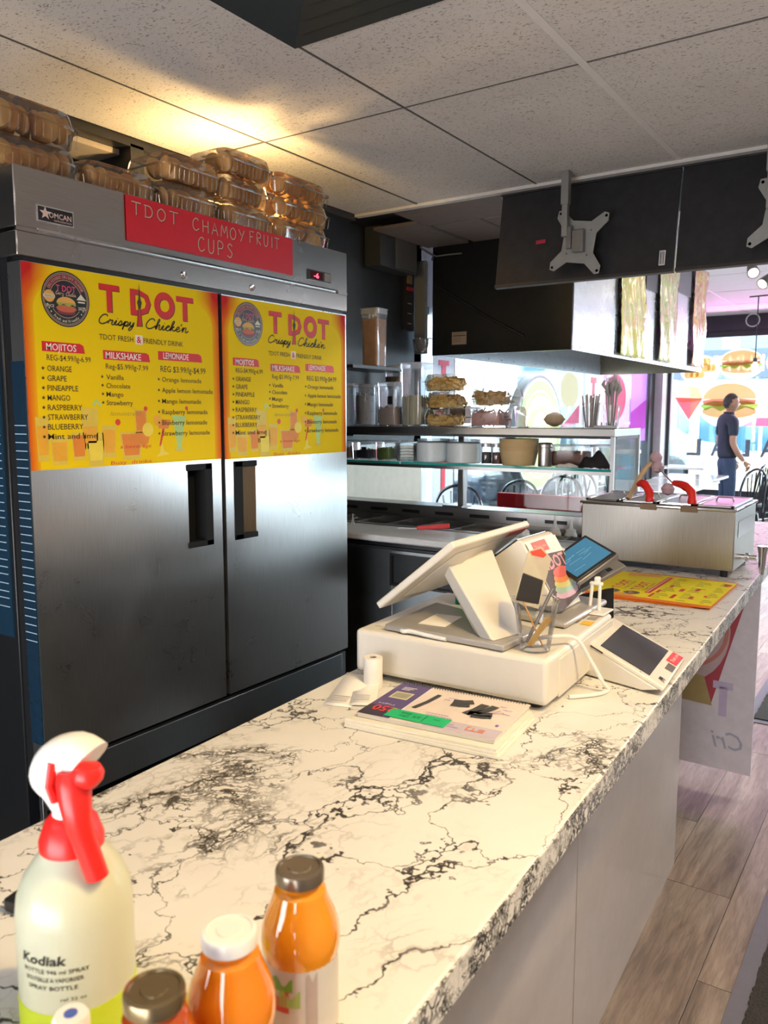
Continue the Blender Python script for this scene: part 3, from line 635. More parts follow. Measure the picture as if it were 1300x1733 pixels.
def logo(mb, cx, cy, r, m0, z=.0006, k=1.):
    # m0.. = black, dark red, gold, bun, meat, green, pink, cream
    B, D, G, BU, ME, GR, PI_, CR = range(m0, m0 + 8)
    mb.poly(oval(cx, cy, r, r, 48), z, B); mb.ring(cx, cy, r * .93, r * .95, z + .0002, G); 
    mb.ring(cx, cy, r * .70, r * .88, z + .0002, D, 30, 25, 155); mb.ring(cx, cy, r * .66, r * .68, z + .0002, G, 40, 20, 160); mb.ring(cx, cy, r * .66, r * .68, z + .0002, G, 40, 215, 325)
    mb.ring(cx, cy, r * .885, r * .90, z + .0002, G)
    for i, ch in enumerate('DELICIOUS CRISPY FLAVOR'): 
        a = 152 - i * 124 / 22
        if ch != ' ': mb.text(ch, cx + r * .74 * math.cos(R(a)), cy + r * .74 * math.sin(R(a)), r * .09, None, G, z + .0004, rot=R(a - 90), align='C')
    for i, ch in enumerate('Fresh and Friendly'):
        a = 232 + i * 76 / 17
        if ch != ' ': mb.text(ch, cx + r * .84 * math.cos(R(a)), cy + r * .84 * math.sin(R(a)), r * .10, None, CR, z + .0004, .004, rot=R(a + 90), align='C')
    for a in (198, 208, 218, 322, 332, 342): star(mb, cx + r * .8 * math.cos(R(a)), cy + r * .8 * math.sin(R(a)), r * .04, CR, z + .0004)
    mb.text('T DOT', cx - r * .40, cy + r * .26, r * .22, r * .82, PI_, z + .0004, .012); cursive(mb, "Crispy", cx - r * .42, cy + r * .14, r * .13, r * .34, G, z + .0004, r * .025); cursive(mb, "Chicke'n", cx + r * .0, cy + r * .12, r * .13, r * .42, G, z + .0004, r * .025)
    mb.poly([(cx + r * .40 * math.cos(R(a)), cy - r * .16 + r * .24 * math.sin(R(a))) for a in range(0, 181, 12)], z + .0004, BU)
    mb.poly([(cx - r * .42, cy - r * .14), (cx - r * .3, cy - r * .26), (cx - r * .1, cy - r * .18), (cx + r * .1, cy - r * .27), (cx + r * .25, cy - r * .18), (cx + r * .4, cy - r * .24), (cx + r * .4, cy - r * .12)], z + .0005, GR)
    mb.poly(oval(cx, cy - r * .34, r * .42, r * .13, 20), z + .00045, ME); mb.poly(oval(cx, cy - r * .47, r * .38, r * .09, 20), z + .00044, D)
    mb.poly(oval(cx - r * .68, cy + r * .05, r * .22, r * .22, 16), z + .0004, BU); mb.box(cx - r * .92, cx - r * .45, cy - r * .0, cy + r * .1, z + .0004, z + .0005, CR); mb.text('PREMIUM', cx - r * .88, cy + r * .015, r * .06, r * .4, D, z + .0008)
    mb.text('SINCE', cx - r * .84, cy - r * .34, r * .1, r * .34, CR, z + .0004, .006); mb.text('2025', cx + r * .5, cy - r * .34, r * .11, r * .32, CR, z + .0004, .008)
    mb.poly([(cx + r * .44, cy + r * .02), (cx + r * .86, cy + r * .02), (cx + r * .64, cy + r * .24)], z + .0004, CR); mb.box(cx + r * .5, cx + r * .8, cy - r * .08, cy - r * .03, z + .0003, z + .0004, CR)
LOGOM = [BLACKP, flat((.22, .03, .04), .5), flat((.55, .38, .26), .5), flat((.72, .38, .08), .5), flat((.52, .12, .05), .5), flat((.32, .36, .06), .5), flat((.72, .06, .18), .5), flat((.72, .66, .50), .5)]
def glassdraw(mb, x0, x1, y0, y1, fill, liq, gm, taper=.1):
    w = x1 - x0; 
    mb.poly([(x0 + w * taper, y0), (x1 - w * taper, y0), (x1, y1), (x0, y1)], .0002, gm)
    f = lambda s, y: (x0 + w * (taper * (1 - y) + .07)) if s < 0 else (x1 - w * (taper * (1 - y) + .07))
    h = y1 - y0; mb.poly([(f(-1, .12), y0 + h * .14), (f(1, .12), y0 + h * .14), (f(1, fill), y0 + h * fill), (f(-1, fill), y0 + h * fill)], .00025, liq)
def drink_menu(name, label, y0, z0, W, H, second=False):
    t = bpy.data.objects.new(name, None); COL.objects.link(t); t.matrix_world = Matrix.Translation((-1.8845, y0, z0)) @ FX; tag(t, label, 'poster')
    bg = MB().box(0, W, 0, H, 0, .0012).build('sheet', posterbg(W, H, .027, W - .028, -.1, H - .045, .07), t, smooth=False)
    kx, ky = W / .663, H / .516; T = Matrix.Diagonal((kx, ky, 1, 1))
    mb = MB(Matrix.Translation((0, 0, .0012)) @ T)
    OR, YE, GL, GREEN, DR, CR2, RD = range(7)
    # pictures of glasses along the foot
    glassdraw(mb, .016, .056, .022, .135, .8, OR, GL); glassdraw(mb, .118, .165, .02, .094, .9, DR, GL); glassdraw(mb, .150, .205, .05, .158, .55, OR, GL)
    glassdraw(mb, .214, .262, .024, .112, .85, OR, GL); glassdraw(mb, .164, .222, .005, .092, .75, YE, GL); glassdraw(mb, .055, .110, .011, .084, .8, OR, GL)
    glassdraw(mb, .326, .370, .085, .155, .95, DR, GL, .05); mb.poly([(.33, .09), (.38, .088), (.372, .06), (.355, .048), (.34, .06)], .00022, DR)
    glassdraw(mb, .272, .353, .016, .092, .93, DR, GL, .14); mb.poly(oval(.372, .098, .02, .02, 18), .0004, YE); mb.poly(oval(.268, .12, .009, .009, 12), .0004, RD); mb.poly(oval(.366, .158, .007, .007, 10), .0004, RD)
    mb.stroke([(.312, .168), (.33, .15)], .002, .0004, 2)
    mb.poly([(.405, .128), (.457, .126), (.448, .100), (.412, .100)], .0003, DR); mb.poly([(.425, .10), (.434, .10), (.418, .05), (.412, .05)], .0003, RD); mb.poly(oval(.408, .125, .015, .016, 14), .0004, OR)
    mb.poly([(.40, .018), (.452, .024), (.43, .034), (.425, .055), (.418, .055), (.414, .032)], .0003, YE)
    mb.poly([(.464, .138), (.515, .137), (.508, .1), (.498, .05), (.503, .03), (.475, .031), (.48, .05), (.472, .1)], .0003, GREEN); mb.poly([(.470, .031), (.508, .030), (.508, .038), (.470, .039)], .0004, 2); mb.poly(oval(.521, .16, .006, .006, 10), .0004, RD)
    mb.stroke([(.19, .165), (.20, .18), (.215, .165)], .008, .0004, 3); 
    mb.text('lemontrade', .244, .138, .012, .105, 5, .0005, shear=.3); mb.text('a beverage', .272, .047, .010, .11, 6, .0006, shear=.1); mb.text('Busy  drinks', .24, .003, .010, .14, 6, .0006)
    mb.build('drink_pictures', [flat(c, .55) for c in ((.80, .40, .02), (.84, .66, .06), (.70, .52, .06), (.42, .62, .20), (.74, .24, .02), (.45, .30, .02), (.68, .05, .02))], t, smooth=False)
    a = MB(Matrix.Translation((0, 0, .0014)) @ T)
    for i, (u, v, wd) in enumerate(((.045, .301, .126), (.228, .290, .160), (.418, .299, .172))): a.poly([(u, v), (u + wd, v), (u + wd - .004, v + .02), (u + wd - .014, v + .025), (u, v + .025)], .0003, 0)
    a.box(.338, .364, .338, .364, .0002, .0003, 2); a.text('&', .343, .342, .018, .016, 0, .0006, .02)
    for dx, dz, mt in ((.0022, -.0016, 1), (0, 0, 0)):
        zz = .0003 if mt else .0007
        a.text('T', .222 + dx, .4215 + dz, .068, .066, mt, zz, .035); a.text('D', .325 + dx, .4215 + dz, .067, .072, mt, zz, .03)
        a.ring(.4475 + dx, .4555 + dz, .018, .038, zz, mt, 40); a.text('T', .492 + dx, .4215 + dz, .066, .066, mt, zz, .035)
    a.poly([(.344, .387), (.366, .388), (.361, .44), (.365, .455), (.361, .463), (.357, .508), (.353, .463), (.348, .455), (.352, .44)], .0010, 1); a.poly([(.347, .389), (.363, .389), (.3585, .438), (.354, .438)], .0012, 0)
    cursive(a, 'Crispy', .216, .385, .026, .118, 1, .0009, .0036); cursive(a, "Chicke'n", .374, .385, .029, .16, 1, .0009, .0036)
    for s_, u, v, h, wd in (('TDOT FRESH', .218, .343, .0145, .113), ('FRIENDLY DRINK', .367, .3425, .0145, .148), ('REG-$4.99/lg-6.99', .057, .279, .0145, .131), ('Reg-$5.99/lg-7.99', .235, .2655, .0145, .145), ('REG $3.99/lg-$4.99', .425, .265, .0175, .178)):
        a.text(s_, u, v, h, wd, 1, .0005, .003)
    for i, (s_, wd) in enumerate((('ORANGE', .071), ('GRAPE', .056), ('PINEAPPLE', .090), ('MANGO', .066), ('RASPBERRY', .102), ('STRAWBERRY', .120), ('BLUEBERRY', .105), ('Mint and lime', .148))):
        v = .2515 - i * .0248; a.text(s_, .057 - i * .001, v, .0145, wd, 1, .0008, .003); star(a, .045 - i * .0008, v + .007, .0055, 1, .0008)
    for i, (s_, wd) in enumerate((('Vanilla', .058), ('Chocolate', .080), ('Mango', .056), ('Strawberry', .088))):
        v = .2365 - i * .0232; a.text(s_, .235 - i * .0007, v, .0135, wd, 1, .0008, .003); star(a, .222, v + .007, .0052, 1, .0008)
    for i, (s_, wd) in enumerate((('Orange lemonade', .155), ('Apple lemon lemonade', .203), ('Mango lemonade', .154), ('Raspberry lemonade', .181), ('Blueberry lemonade', .179), ('Strawberry lemonade', .190))):
        v = .2365 - i * .0315; a.text(s_, .429 - i * .001, v, .0140, wd, 1, .0008, .003); star(a, .417 - i * .0008, v + .007, .0052, 1, .0008)
    for s_, u, v, wd in (('MOJITOS', .057, .3045, .088), ('MILKSHAKE', .236, .2935, .120), ('LEMONADE', .437, .3035, .098)): a.text(s_, u, v, .0175, wd, 3, .0007, .012)
    a.build('lettering', [RB, INK, flat((.85, .72, .62), .6), CREAM_T], t, smooth=False)
    b = MB(Matrix.Translation((0, 0, .0016)) @ T); logo(b, .1205, .437, .0705, 0); b.build('round_emblem', LOGOM, t, smooth=False)
drink_menu('drink_menu_poster', 'yellow drink menu poster on the left refrigerator door', 1.198, 1.346, .663, .517)
drink_menu('drink_menu_poster', 'yellow drink menu poster on the right refrigerator door', 1.877, 1.343, .650, .517)
t = bpy.data.objects.new('handwritten_sign', None); COL.objects.link(t); t.matrix_world = Matrix.Translation((-1.8840, 1.519, 1.9665)) @ FX; tag(t, 'red handwritten TDOT CHAMOY FRUIT CUPS sign across refrigerator top', 'sign')
MB().box(0, .702, 0, .1225, .001, .004).build('sheet', SIGNRED, t)
HW = {'T': [[(0, 1), (1, .98)], [(.5, 1), (.48, 0)]], 'D': [[(.1, 1), (.08, 0)], [(-.05, .95), (.6, .9), (.85, .5), (.6, .08), (0, .02)]], 'O': [[(.5, 1), (.1, .75), (.05, .3), (.4, 0), (.8, .2), (.9, .7), (.5, 1)]],
 'C': [[(.85, .85), (.5, 1), (.1, .7), (.08, .25), (.45, 0), (.9, .2)]], 'H': [[(.1, 1), (.1, 0)], [(.85, 1), (.85, 0)], [(.1, .5), (.85, .52)]], 'A': [[(0, 0), (.45, 1), (.9, 0)], [(.2, .38), (.72, .38)]],
 'M': [[(0, 0), (.15, 1), (.5, .35), (.85, 1), (1, 0)]], 'Y': [[(0, 1), (.45, .5)], [(.9, 1), (.3, 0)]], 'F': [[(.1, 0), (.1, 1), (.85, 1)], [(.1, .52), (.65, .55)]], 'R': [[(.1, 0), (.1, 1), (.7, .95), (.75, .65), (.1, .5), (.85, 0)]],
 'U': [[(.1, 1), (.12, .2), (.45, 0), (.8, .25), (.85, 1)]], 'I': [[(.5, 1), (.5, 0)]], 'P': [[(.1, 0), (.1, 1), (.75, .9), (.7, .55), (.1, .48)]], 'S': [[(.8, .85), (.45, 1), (.15, .75), (.75, .35), (.5, 0), (.05, .12)]]}
hw = MB()
def hand(s_, x, y, h, w_):
    n = sum(.45 if c == ' ' else (.6 if c == 'I' else 1) for c in s_); k = w_ / n; cx = x
    for c in s_:
        a = .45 if c == ' ' else (.6 if c == 'I' else 1)
        if c != ' ':
            for dx, m_, z_, pw in ((.0016, 1, .0043, .0042), (0, 0, .0047, .0030)):
                for st in HW[c]: hw.stroke([(cx + p[0] * k * a * .72 + dx, y + p[1] * h - dx * .7) for p in (smooth_pts(st, 3) if len(st) > 4 else st)], pw, z_, m_)
        cx += a * k
hand('TDOT', .018, .073, .034, .180); hand('CHAMOY', .242, .071, .036, .235); hand('FRUIT', .487, .075, .036, .155); hand('CUPS', .262, .013, .042, .162)
hw.build('lettering', [flat((.62, .46, .32), .6), flat((.14, .02, .02), .6)], t, smooth=False)

# ------------------------------------------------------------------ clamshells of biscuits on top of the refrigerator
BIS = [flat((.74, .38, .09), .6, 0, .16), flat((.64, .29, .06), .6, 0, .2), flat((.80, .46, .13), .6, 0, .12)]
bis0 = None
def shell_mesh(w_, d_, h_):
    m = MB(); a, b = d_ / 2, w_ / 2
    m.opened([(.90, .001), (.93, .004), (.99, h_ * .52)], 48, 0, None, (a, b))
    lid = MB().opened([(.99, 0), (.93, h_ * .36), (.90, h_ * .44)], 48, 0, None, (a, b), cap0=False)
    lid.opened([(.90, h_ * .44), (.6, h_ * .45)], 48, 0, None, (a, b), cap0=False); lid.box(-a * .6, a * .6, -b * .6, b * .6, h_ * .445, h_ * .452)
    rim = MB(); n = 48; vs = []; fs = []
    for r, z in ((.985, 0), (1.06, 0), (1.06, .003), (.985, .003)):
        for i in range(n):
            t_ = 2 * math.pi * (i + .5) / n; c, e = math.cos(t_), math.sin(t_); c = math.copysign(abs(c) ** .28, c) * a; e = math.copysign(abs(e) ** .28, e) * b; vs.append((r * c, r * e, z))
    for j in range(4):
        for i in range(n): k = (i + 1) % n; fs.append((j * n + i, j * n + k, ((j + 1) % 4) * n + k, ((j + 1) % 4) * n + i))
    rim.add(vs, fs); rim.box(a * 1.0, a * 1.09, -.02, .02, 0, .004)
    for k in range(12):  # ribs pressed in the walls
        y = -b * .86 + k * b * 1.72 / 11
        rim.tube([(a * .965, y, -h_ * .45), (a * 1.0, y, -.006)], .0016, 5); rim.tube([(-a * .965, y, -h_ * .45), (-a * 1.0, y, -.006)], .0016, 5)
    for k in range(6):
        x = -a * .8 + k * a * 1.6 / 5
        rim.tube([(x, -b * .965, -h_ * .45), (x, -b, -.006)], .0016, 5); rim.tube([(x, b * .965, -h_ * .45), (x, b, -.006)], .0016, 5)
    return m, lid, rim
def clamshell(label, x, y, z, w_, d_, h_, n, group=None, filling=None, rz=0.):
    global bis0
    t = thing('clamshell_container', label, 'container', (x, y, z), rz, group)
    m, lid, rim = shell_mesh(w_, d_, h_)
    m.build('tray', CLEARD, t); lid.build('lid', CLEARD, t, loc=(0, 0, h_ * .53)); rim.build('rim', CLEARD, t, loc=(0, 0, h_ * .52))
    return t
def biscuits(ct, x, y, z, w_, d_, h_, n, desc):
    global bis0
    r = h_ * .40
    k = 0
    for row in range(2):
        cx = x + d_ / 2 * .80 - r * .62 - row * (r * 1.5)
        m = n if row == 0 else n - 2
        for i in range(m):
            yy = y - w_ / 2 * .82 + (i + .5) * w_ * .82 / m + random.uniform(-.004, .004)
            if bis0 is None:
                bis0 = MB().lathe([(0, -.35), (.72, -.34), (.95, -.2), (1, 0), (.95, .2), (.72, .34), (.3, .38), (0, .37)], 16).build('biscuit', BIS[0]); o = bis0
            else: o = bis0.copy(); COL.objects.link(o)
            o['label'] = 'round golden biscuit inside ' + desc; o['category'] = 'biscuit'; o['group'] = 'biscuits in ' + desc
            s_ = r * random.uniform(.9, 1.06); o.scale = (s_, s_, s_ * random.uniform(.7, 1.1))
            o.location = (cx + random.uniform(-.003, .003), yy, z + .006 + s_ * .98 + (random.uniform(.0, .25) * r if row == 0 else .3 * r))
            o.rotation_euler = (R(90) + random.uniform(-.35, .35), random.uniform(-.2, .2), random.uniform(-.5, .5) + (R(70) if random.random() < .3 else 0))
            o.data = bis0.data if k % 3 == 0 else BISM[k % 2]; k += 1
_t = MB().lathe([(0, -.35), (.72, -.34), (.95, -.2), (1, 0), (.95, .2), (.72, .34), (.3, .38), (0, .37)], 16)
BISM = []
for mm in (BIS[1], BIS[2]):
    o = _t.build('biscuit', mm); BISM.append(o.data); bpy.data.objects.remove(o)
FT = 2.0925
stacks = [(1.265, .29, (('lower container of the leftmost stack of two', .082), ('upper container of the leftmost stack of two', .092))),
          (1.548, .25, (('single container beside the leftmost stack', .080),)),
          (1.800, .24, (('lower container of the pair behind red sign', .083), ('upper container of the pair behind red sign', .083))),
          (2.048, .235, (('bottom container of stack near the bulb', .080), ('middle container of stack near the bulb', .080), ('top container of stack near the bulb', .080))),
          (2.335, .30, (('bottom container of the right end stack', .078), ('middle container of the right end stack', .078), ('top container of the right end stack', .074)))]
for y, w_, cs in stacks:
    z = FT
    for i, (desc, h_) in enumerate(cs):
        dx = random.uniform(-.006, .008); dy = random.uniform(-.01, .01)
        clamshell('clear biscuit clamshell, ' + desc, -2.01 + dx, y + dy, z, w_, .20, h_, 6)
        biscuits(None, -2.01 + dx, y + dy, z, w_, .20, h_, 7, desc)
        z += h_ * .99 + .001
# bare warm bulb burning behind the containers
t = thing('bare_bulb', 'glowing warm light bulb behind the biscuit containers', 'light bulb', (-2.22, 2.20, FT))
MB().cyl(0, 0, 0, .05, .02).build('socket', BLACKP, t)
MB().lathe([(.012, .05), (.02, .065), (.03, .09), (.028, .11), (.015, .125), (0, .128)], 16).build('globe', flat((1, .7, .3), .5, emit=(1, .62, .22), es=60), t)
light('bulb_light', 'POINT', (-2.165, 2.20, FT + .14), None, 11, (1, .66, .28), shadow_soft_size=.02)

# ------------------------------------------------------------------ electrical boxes on the left wall
t = thing('electrical_box', 'dull grey electrical box mounted high on the black wall', 'electrical box', (-2.64, 4.08, 2.32))
MB().box(-.11, .0, -.20, .18, 0, .30).build('case', flat((.045, .05, .055), .5), t, bev=.004); MB().box(0, .008, -.05, .175, .01, .29).build('cover', flat((.11, .11, .105), .5), t, bev=.002)
tag(MB().tube([(-2.6, 4.3, 2.46), (-2.58, 4.36, 2.44), (-2.6, 4.38, 2.42)], .006).tube([(-2.62, 4.27, 2.48), (-2.55, 4.34, 2.43), (-2.5, 4.38, 2.44), (-2.4, 4.39, 2.44)], .005).build('electrical_cable', flat((.12, .13, .14), .4)), 'thin grey cable drooping right of the electrical box', 'cable')
tag(MB(plane((-2.70, 3.95, 2.50), (.75, .66, 0), (0, .1, 1))).box(-.02, .035, -.13, .0, 0, .006).build('tag_card', flat((.42, .30, .12), .6)), 'small tan card hanging above the electrical box', 'card')
t = thing('pipe_cover', 'tall pale grey cover strip at the left of the dark hood', 'cover strip', (-2.67, 4.39, 1.86))
MB().box(-.05, .03, -.02, .01, 0, .56).build('cover', flat((.20, .21, .20), .5), t, bev=.003)
t = thing('wall_switch', 'narrow black breaker panel with a red tab beside the cover strip', 'switch', (-2.735, 4.32, 2.0))
MB().box(-.012, .01, -.05, .05, 0, .35).build('plate', BLACKP, t); MB().box(.01, .018, -.035, .035, .24, .26).build('switch', flat((.55, .03, .05), .5), t); MB().box(.01, .018, -.03, .02, .28, .33).build('switch', flat((.35, .24, .14), .5), t)
for k in range(3): MB().box(.01, .014, -.02, .02, .04 + k * .06, .044 + k * .06).build('mark', flat((.5, .52, .55), .5), t)

# ------------------------------------------------------------------ exhaust hood
hd = thing('exhaust_hood', 'large stainless steel exhaust hood above the salad bar', 'hood', (-2.15, 4.4, 1.845))
MB().box(-.45, .45, -.012, 0, .0, .94).build('front_panel', flat((.022, .026, .030), .22, .5, .1), hd)
MB().box(.44, .452, .0, 3.02, .0, 1.03).build('side_panel', steel('hood_steel', .72, .26, (2, 2, 6), .1, (.95, .98, 1)), hd)
MB().box(-.452, -.44, .0, 3.02, .0, .98).box(-.44, -.43, 0, 3.0, .0, .1).build('inner_side_panel', flat((.66, .74, .82), .25, .35), hd)  # window reflections put into the pale blue colour of the inner side
MB().box(-.45, .45, 3.008, 3.02, .0, .98).build('back_panel', BRONZE, hd)
MB().box(-.44, .44, 0, 3.01, .42, .432).build('filter_plate', flat((.25, .2, .16), .5, .5), hd)
rv = MB()
for k in range(14): rv.lathe([(0, 0), (.006, .001), (.004, .004), (0, .005)], 8, 0, Matrix.Translation((-.429, .12 + k * .2, .02)) @ FX)
for k in range(14): rv.lathe([(0, 0), (.005, .001), (.004, .004), (0, .005)], 8, 0, Matrix.Translation((.452, .12 + k * .2, .02)) @ FX)
rv.build('rivets', CHROME, hd); bpy.data.objects['rivets']['kind'] = 'stuff'
MB().tube([(-.42, -.02, .42), (-.05, -.02, .2), (.17, -.02, .085)], .009).build('brace', BLACKP, hd)
def foilmat(name, cols):
    m, nt, b = newmat(name); v = coords(nt, (1, 2.2, 1.2)); n = noise(nt, v, 5, 5, .65, 1.5); f = noise(nt, v, 3.2, 3, .5, 2)
    L(nt, ramp(nt, n.outputs[0], [(.28 + .44 * i / (len(cols) - 1), c) for i, c in enumerate(cols)]), b.inputs['Base Color'])
    b.inputs['Roughness'].default_value = .22; b.inputs['Metallic'].default_value = .15; b.inputs['Coat Weight'].default_value = .5
    return m
FOIL = [foilmat('print_a', ((.55, .22, .05), (.80, .50, .12), (.45, .50, .10), (.82, .60, .30), (.60, .25, .12))), foilmat('print_b', ((.60, .20, .14), (.80, .52, .38), (.40, .48, .14), (.82, .66, .5), (.62, .3, .3))), foilmat('print_c', ((.45, .50, .08), (.84, .66, .2), (.75, .25, .15), (.84, .8, .5), (.4, .5, .1)))]
def crinkled(label, y0, y1, z0, z1, mat):
    t = thing('foil_poster', label, 'poster', (-1.684, y0, z0)); nu, nv = 14, 30; vs = []; fs = []
    for j in range(nv + 1):
        for i in range(nu + 1):
            u, v = i / nu, j / nv
            x = .010 + .009 * math.sin(u * 9 + v * 4 + y0) * math.sin(v * 6.3 + u * 3 * y0) + .005 * math.sin(21 * u + 13 * v) + random.uniform(-.002, .002)
            vs.append((x, u * (y1 - y0) + .01 * math.sin(v * 8), v * (z1 - z0)))
    for j in range(nv):
        for i in range(nu): k = j * (nu + 1) + i; fs.append((k, k + 1, k + nu + 2, k + nu + 1))
    o = MB().add(vs, fs).build('sheet', mat, t, ang=80); s_ = o.modifiers.new('solid', 'SOLIDIFY'); s_.thickness = .001
crinkled('crinkled glossy food poster nearest on the hood side', 5.16, 5.68, 1.86, 2.62, FOIL[0])
crinkled('middle crinkled food poster on the hood side', 6.02, 6.50, 1.87, 2.72, FOIL[1])
crinkled('farthest crinkled food poster on the hood side', 6.98, 7.40, 1.88, 2.68, FOIL[2])
MB().box(-1.697, -1.690, 5.72, 6.0, 2.34, 2.86).build('dark_patch', flat((.03, .03, .035), .4)).parent = None  # thin dark sheets on the upper hood side between the posters
_o = bpy.data.objects['dark_patch']; _o.name = 'hood_patch'; tag(_o, 'dark patch on the hood side between the first two posters', 'panel')
tag(MB().box(-1.697, -1.690, 6.56, 6.94, 2.42, 2.86).build('hood_patch', flat((.10, .09, .10), .4)), 'grey patch on the hood side between the last two posters', 'panel')
t = bpy.data.objects.new('hood_label', None); COL.objects.link(t); t.matrix_world = plane((-2.46, 4.386, 1.905), (1, 0, 0), (0, 0, 1)); tag(t, 'small tan information label on the dark hood front', 'label')
MB().box(0, .10, 0, .075, 0, .002).build('sheet', flat((.40, .33, .27), .6), t, bev=.001)
q = MB().text('WARNING NOTICE', .012, .062, .006, .075, 0, .0025); q.box(.006, .094, .050, .055, .002, .0025)
for k in range(4): q.text('keep filters clean', .008, .04 - k * .008, .004, .05 + .01 * (k % 2), 0, .0025)
q.build('lettering', BLACKP, t)

# ------------------------------------------------------------------ black menu boards seen from behind, with empty monitor brackets
def board(label, x0, x1):
    t = thing('menu_board', label, 'menu board', ((x0 + x1) / 2, 3.42, 2.06)); h = (x1 - x0) / 2
    M = Matrix.Rotation(R(-9), 4, 'X')
    MB().box(-h, h, -.004, .012, 0, .425, 0, M).build('back_panel', BLACKBOARD, t, bev=.002)
    MB().box(-h, h, -.010, .016, -.006, .008, 0, M).build('bottom_rail', flat((.05, .045, .045), .4, .3), t, bev=.001)
    return t
board('black back of the left hanging menu board', -1.695, -.905); board('black back of the right hanging menu board', -.898, -.02); board('black back of the menu board at the far right', -.013, .85)
def bracket(label, x, y, z):
    t = thing('monitor_bracket', label, 'bracket', (x, y, z)); M = plane((0, 0, 0), (1, 0, 0), (0, 0, 1))
    m1 = MB(M).prism([(-.025, .03), (-.105, .095), (-.10, .075), (-.075, .0), (-.11, -.11), (-.09, -.125), (0, -.075), (.085, -.125), (.10, -.105), (.07, -.01), (.105, .09), (.09, .112), (.0, .06), (-.085, .105)][::-1] if 0 else
        [(-.11, -.12), (-.09, -.125), (-.04, -.085), (.04, -.085), (.09, -.125), (.11, -.12), (.112, -.09), (.07, -.04), (.07, .04), (.112, .09), (.11, .12), (.09, .125), (.04, .085), (-.04, .085), (-.09, .125), (-.11, .12), (-.112, .09), (-.07, .04), (-.07, -.04), (-.112, -.09)], 0, .004)
    o = m1.build('plate', flat((.30, .31, .30), .45, .4), t); o.rotation_euler = (0, R(9), 0)
    hm = MB(M @ Matrix.Rotation(R(-9), 4, 'Z'))
    for sx in (-1, 1):
        for sy in (-1, 1): hm.lathe([(.0, .0046), (.006, .0046)], 10, 0, Matrix.Translation((sx * .1, sy * .11, 0))); hm.lathe([(.0, .0046), (.003, .0046)], 8, 0, Matrix.Translation((sx * .045, sy * .05, 0)))
    tag(hm.build('bolt_holes', BLACKP, t), kind='stuff')
    MB(M).box(-.02, .03, -.045, .045, .004, .035).box(-.04, -.02, -.03, .06, .02, .045).build('hinge', flat((.22, .22, .22), .35, .7), t, bev=.002)
    MB().box(-.06, -.036, -.05, -.026, .02, .285).box(-.064, -.032, -.054, -.022, .15, .285).build('pole', flat((.30, .31, .30), .4, .5), t, bev=.001)
    return t
bracket('grey four-armed monitor bracket hanging on the left menu board', -1.285, 3.37, 2.205)
bracket('grey monitor bracket cut off by the right edge', -.50, 3.37, 2.215)
tag(MB(plane((-.965, 3.419, 2.085), (1, 0, 0), (0, .158, 1))).box(0, .024, 0, .06, 0, .0015, 0).box(.004, .008, .004, .056, .0015, .0018, 1).box(.011, .013, .004, .056, .0015, .0018, 1).box(.016, .019, .004, .056, .0015, .0018, 1).build('barcode_sticker', [flat((.75, .76, .78), .6), BLACKP]), 'white barcode sticker on the black menu board', 'sticker')
tag(MB(plane((-1.51, 3.441, 2.232), (1, .0, .03), (0, .15, 1))).box(0, .045, 0, .017, 0, .0015).build('red_sticker', flat((.40, .02, .05), .6)), 'small red sticker on the left menu board', 'sticker')

# ------------------------------------------------------------------ refrigerated salad bar with glass guard
BARD = steel('bar_steel', .50, .3, (120, 2, 2), .06)
pb = thing('salad_bar', 'stainless refrigerated salad bar with white cutting board and pan wells', 'salad bar', (-1.87, 2.735, 0))
MB().box(-.87, .86, .03, .72, .12, .94).build('cabinet', flat((.035, .04, .045), .4, .3), pb)
MB().box(-.87, -.34, .02, .035, .2, .945).box(-.34, .86, .02, .035, .2, .79).box(-.34, .055, .02, .035, .79, .945) if 0 else None
MB().box(-.87, .052, .02, .034, .2, .93).box(.335, .80, .02, .034, .2, .93).box(.052, .335, .02, .034, .2, .79).box(.052, .335, .02, .034, .91, .93).build('door', DARKSTEEL, pb, bev=.001)
MB().box(.045, .342, .012, .03, .783, .792).box(.045, .342, .012, .03, .908, .917).box(.045, .054, .012, .03, .79, .91).box(.333, .342, .012, .03, .79, .91).build('handle_frame', BLACKP, pb)
MB().hexa([(.056, .033, .79), (.33, .033, .79), (.33, .03, .79), (.056, .03, .79), (.075, .030, .885), (.33, .03, .885), (.33, .045, .885), (.075, .045, .885)]).build('handle_cup', flat((.42, .45, .47), .4, .2), pb)
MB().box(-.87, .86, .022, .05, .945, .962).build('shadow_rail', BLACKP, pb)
MB().box(-.87, .86, .0, .27, .962, .99).build('cutting_board', flat((.86, .90, .92), .4), pb, bev=.008, seg=3)
# pan wells: rim frame, dividers and pans
MB().box(-.87, .86, .272, .285, .94, .995).box(-.87, .86, .53, .56, .94, 1.0).box(-.87, -.85, .28, .54, .94, .995).box(.84, .86, .28, .54, .94, .995).build('well_frame', BARD, pb, bev=.001)
for k in range(10):
    x = -.845 + k * .169
    m_ = MB().box(x + .165, x + .169, .285, .53, .93, .992); m_.build('divider', BARD, pb)
    pn = MB()
    for (a, b) in ((.29, .405), (.412, .527)):
        z1, z0, wl_ = .989, .90, .003
        pn.box(x + .002, x + .163, a, b, z0, z0 + wl_).box(x + .002, x + .163, a, a + wl_, z0, z1).box(x + .002, x + .163, b - wl_, b, z0, z1).box(x + .002, x + .005, a, b, z0, z1).box(x + .160, x + .163, a, b, z0, z1)
    pn.build('pan', BARD, pb)
MB().box(-.87, .85, .56, .70, .94, 1.055).build('back_rail', BARD, pb, bev=.002)
for k in range(9): MB().box(-.80 + k * .185, -.70 + k * .185, .557, .5605, 1.015, 1.03).build('slot', BLACKP, pb)
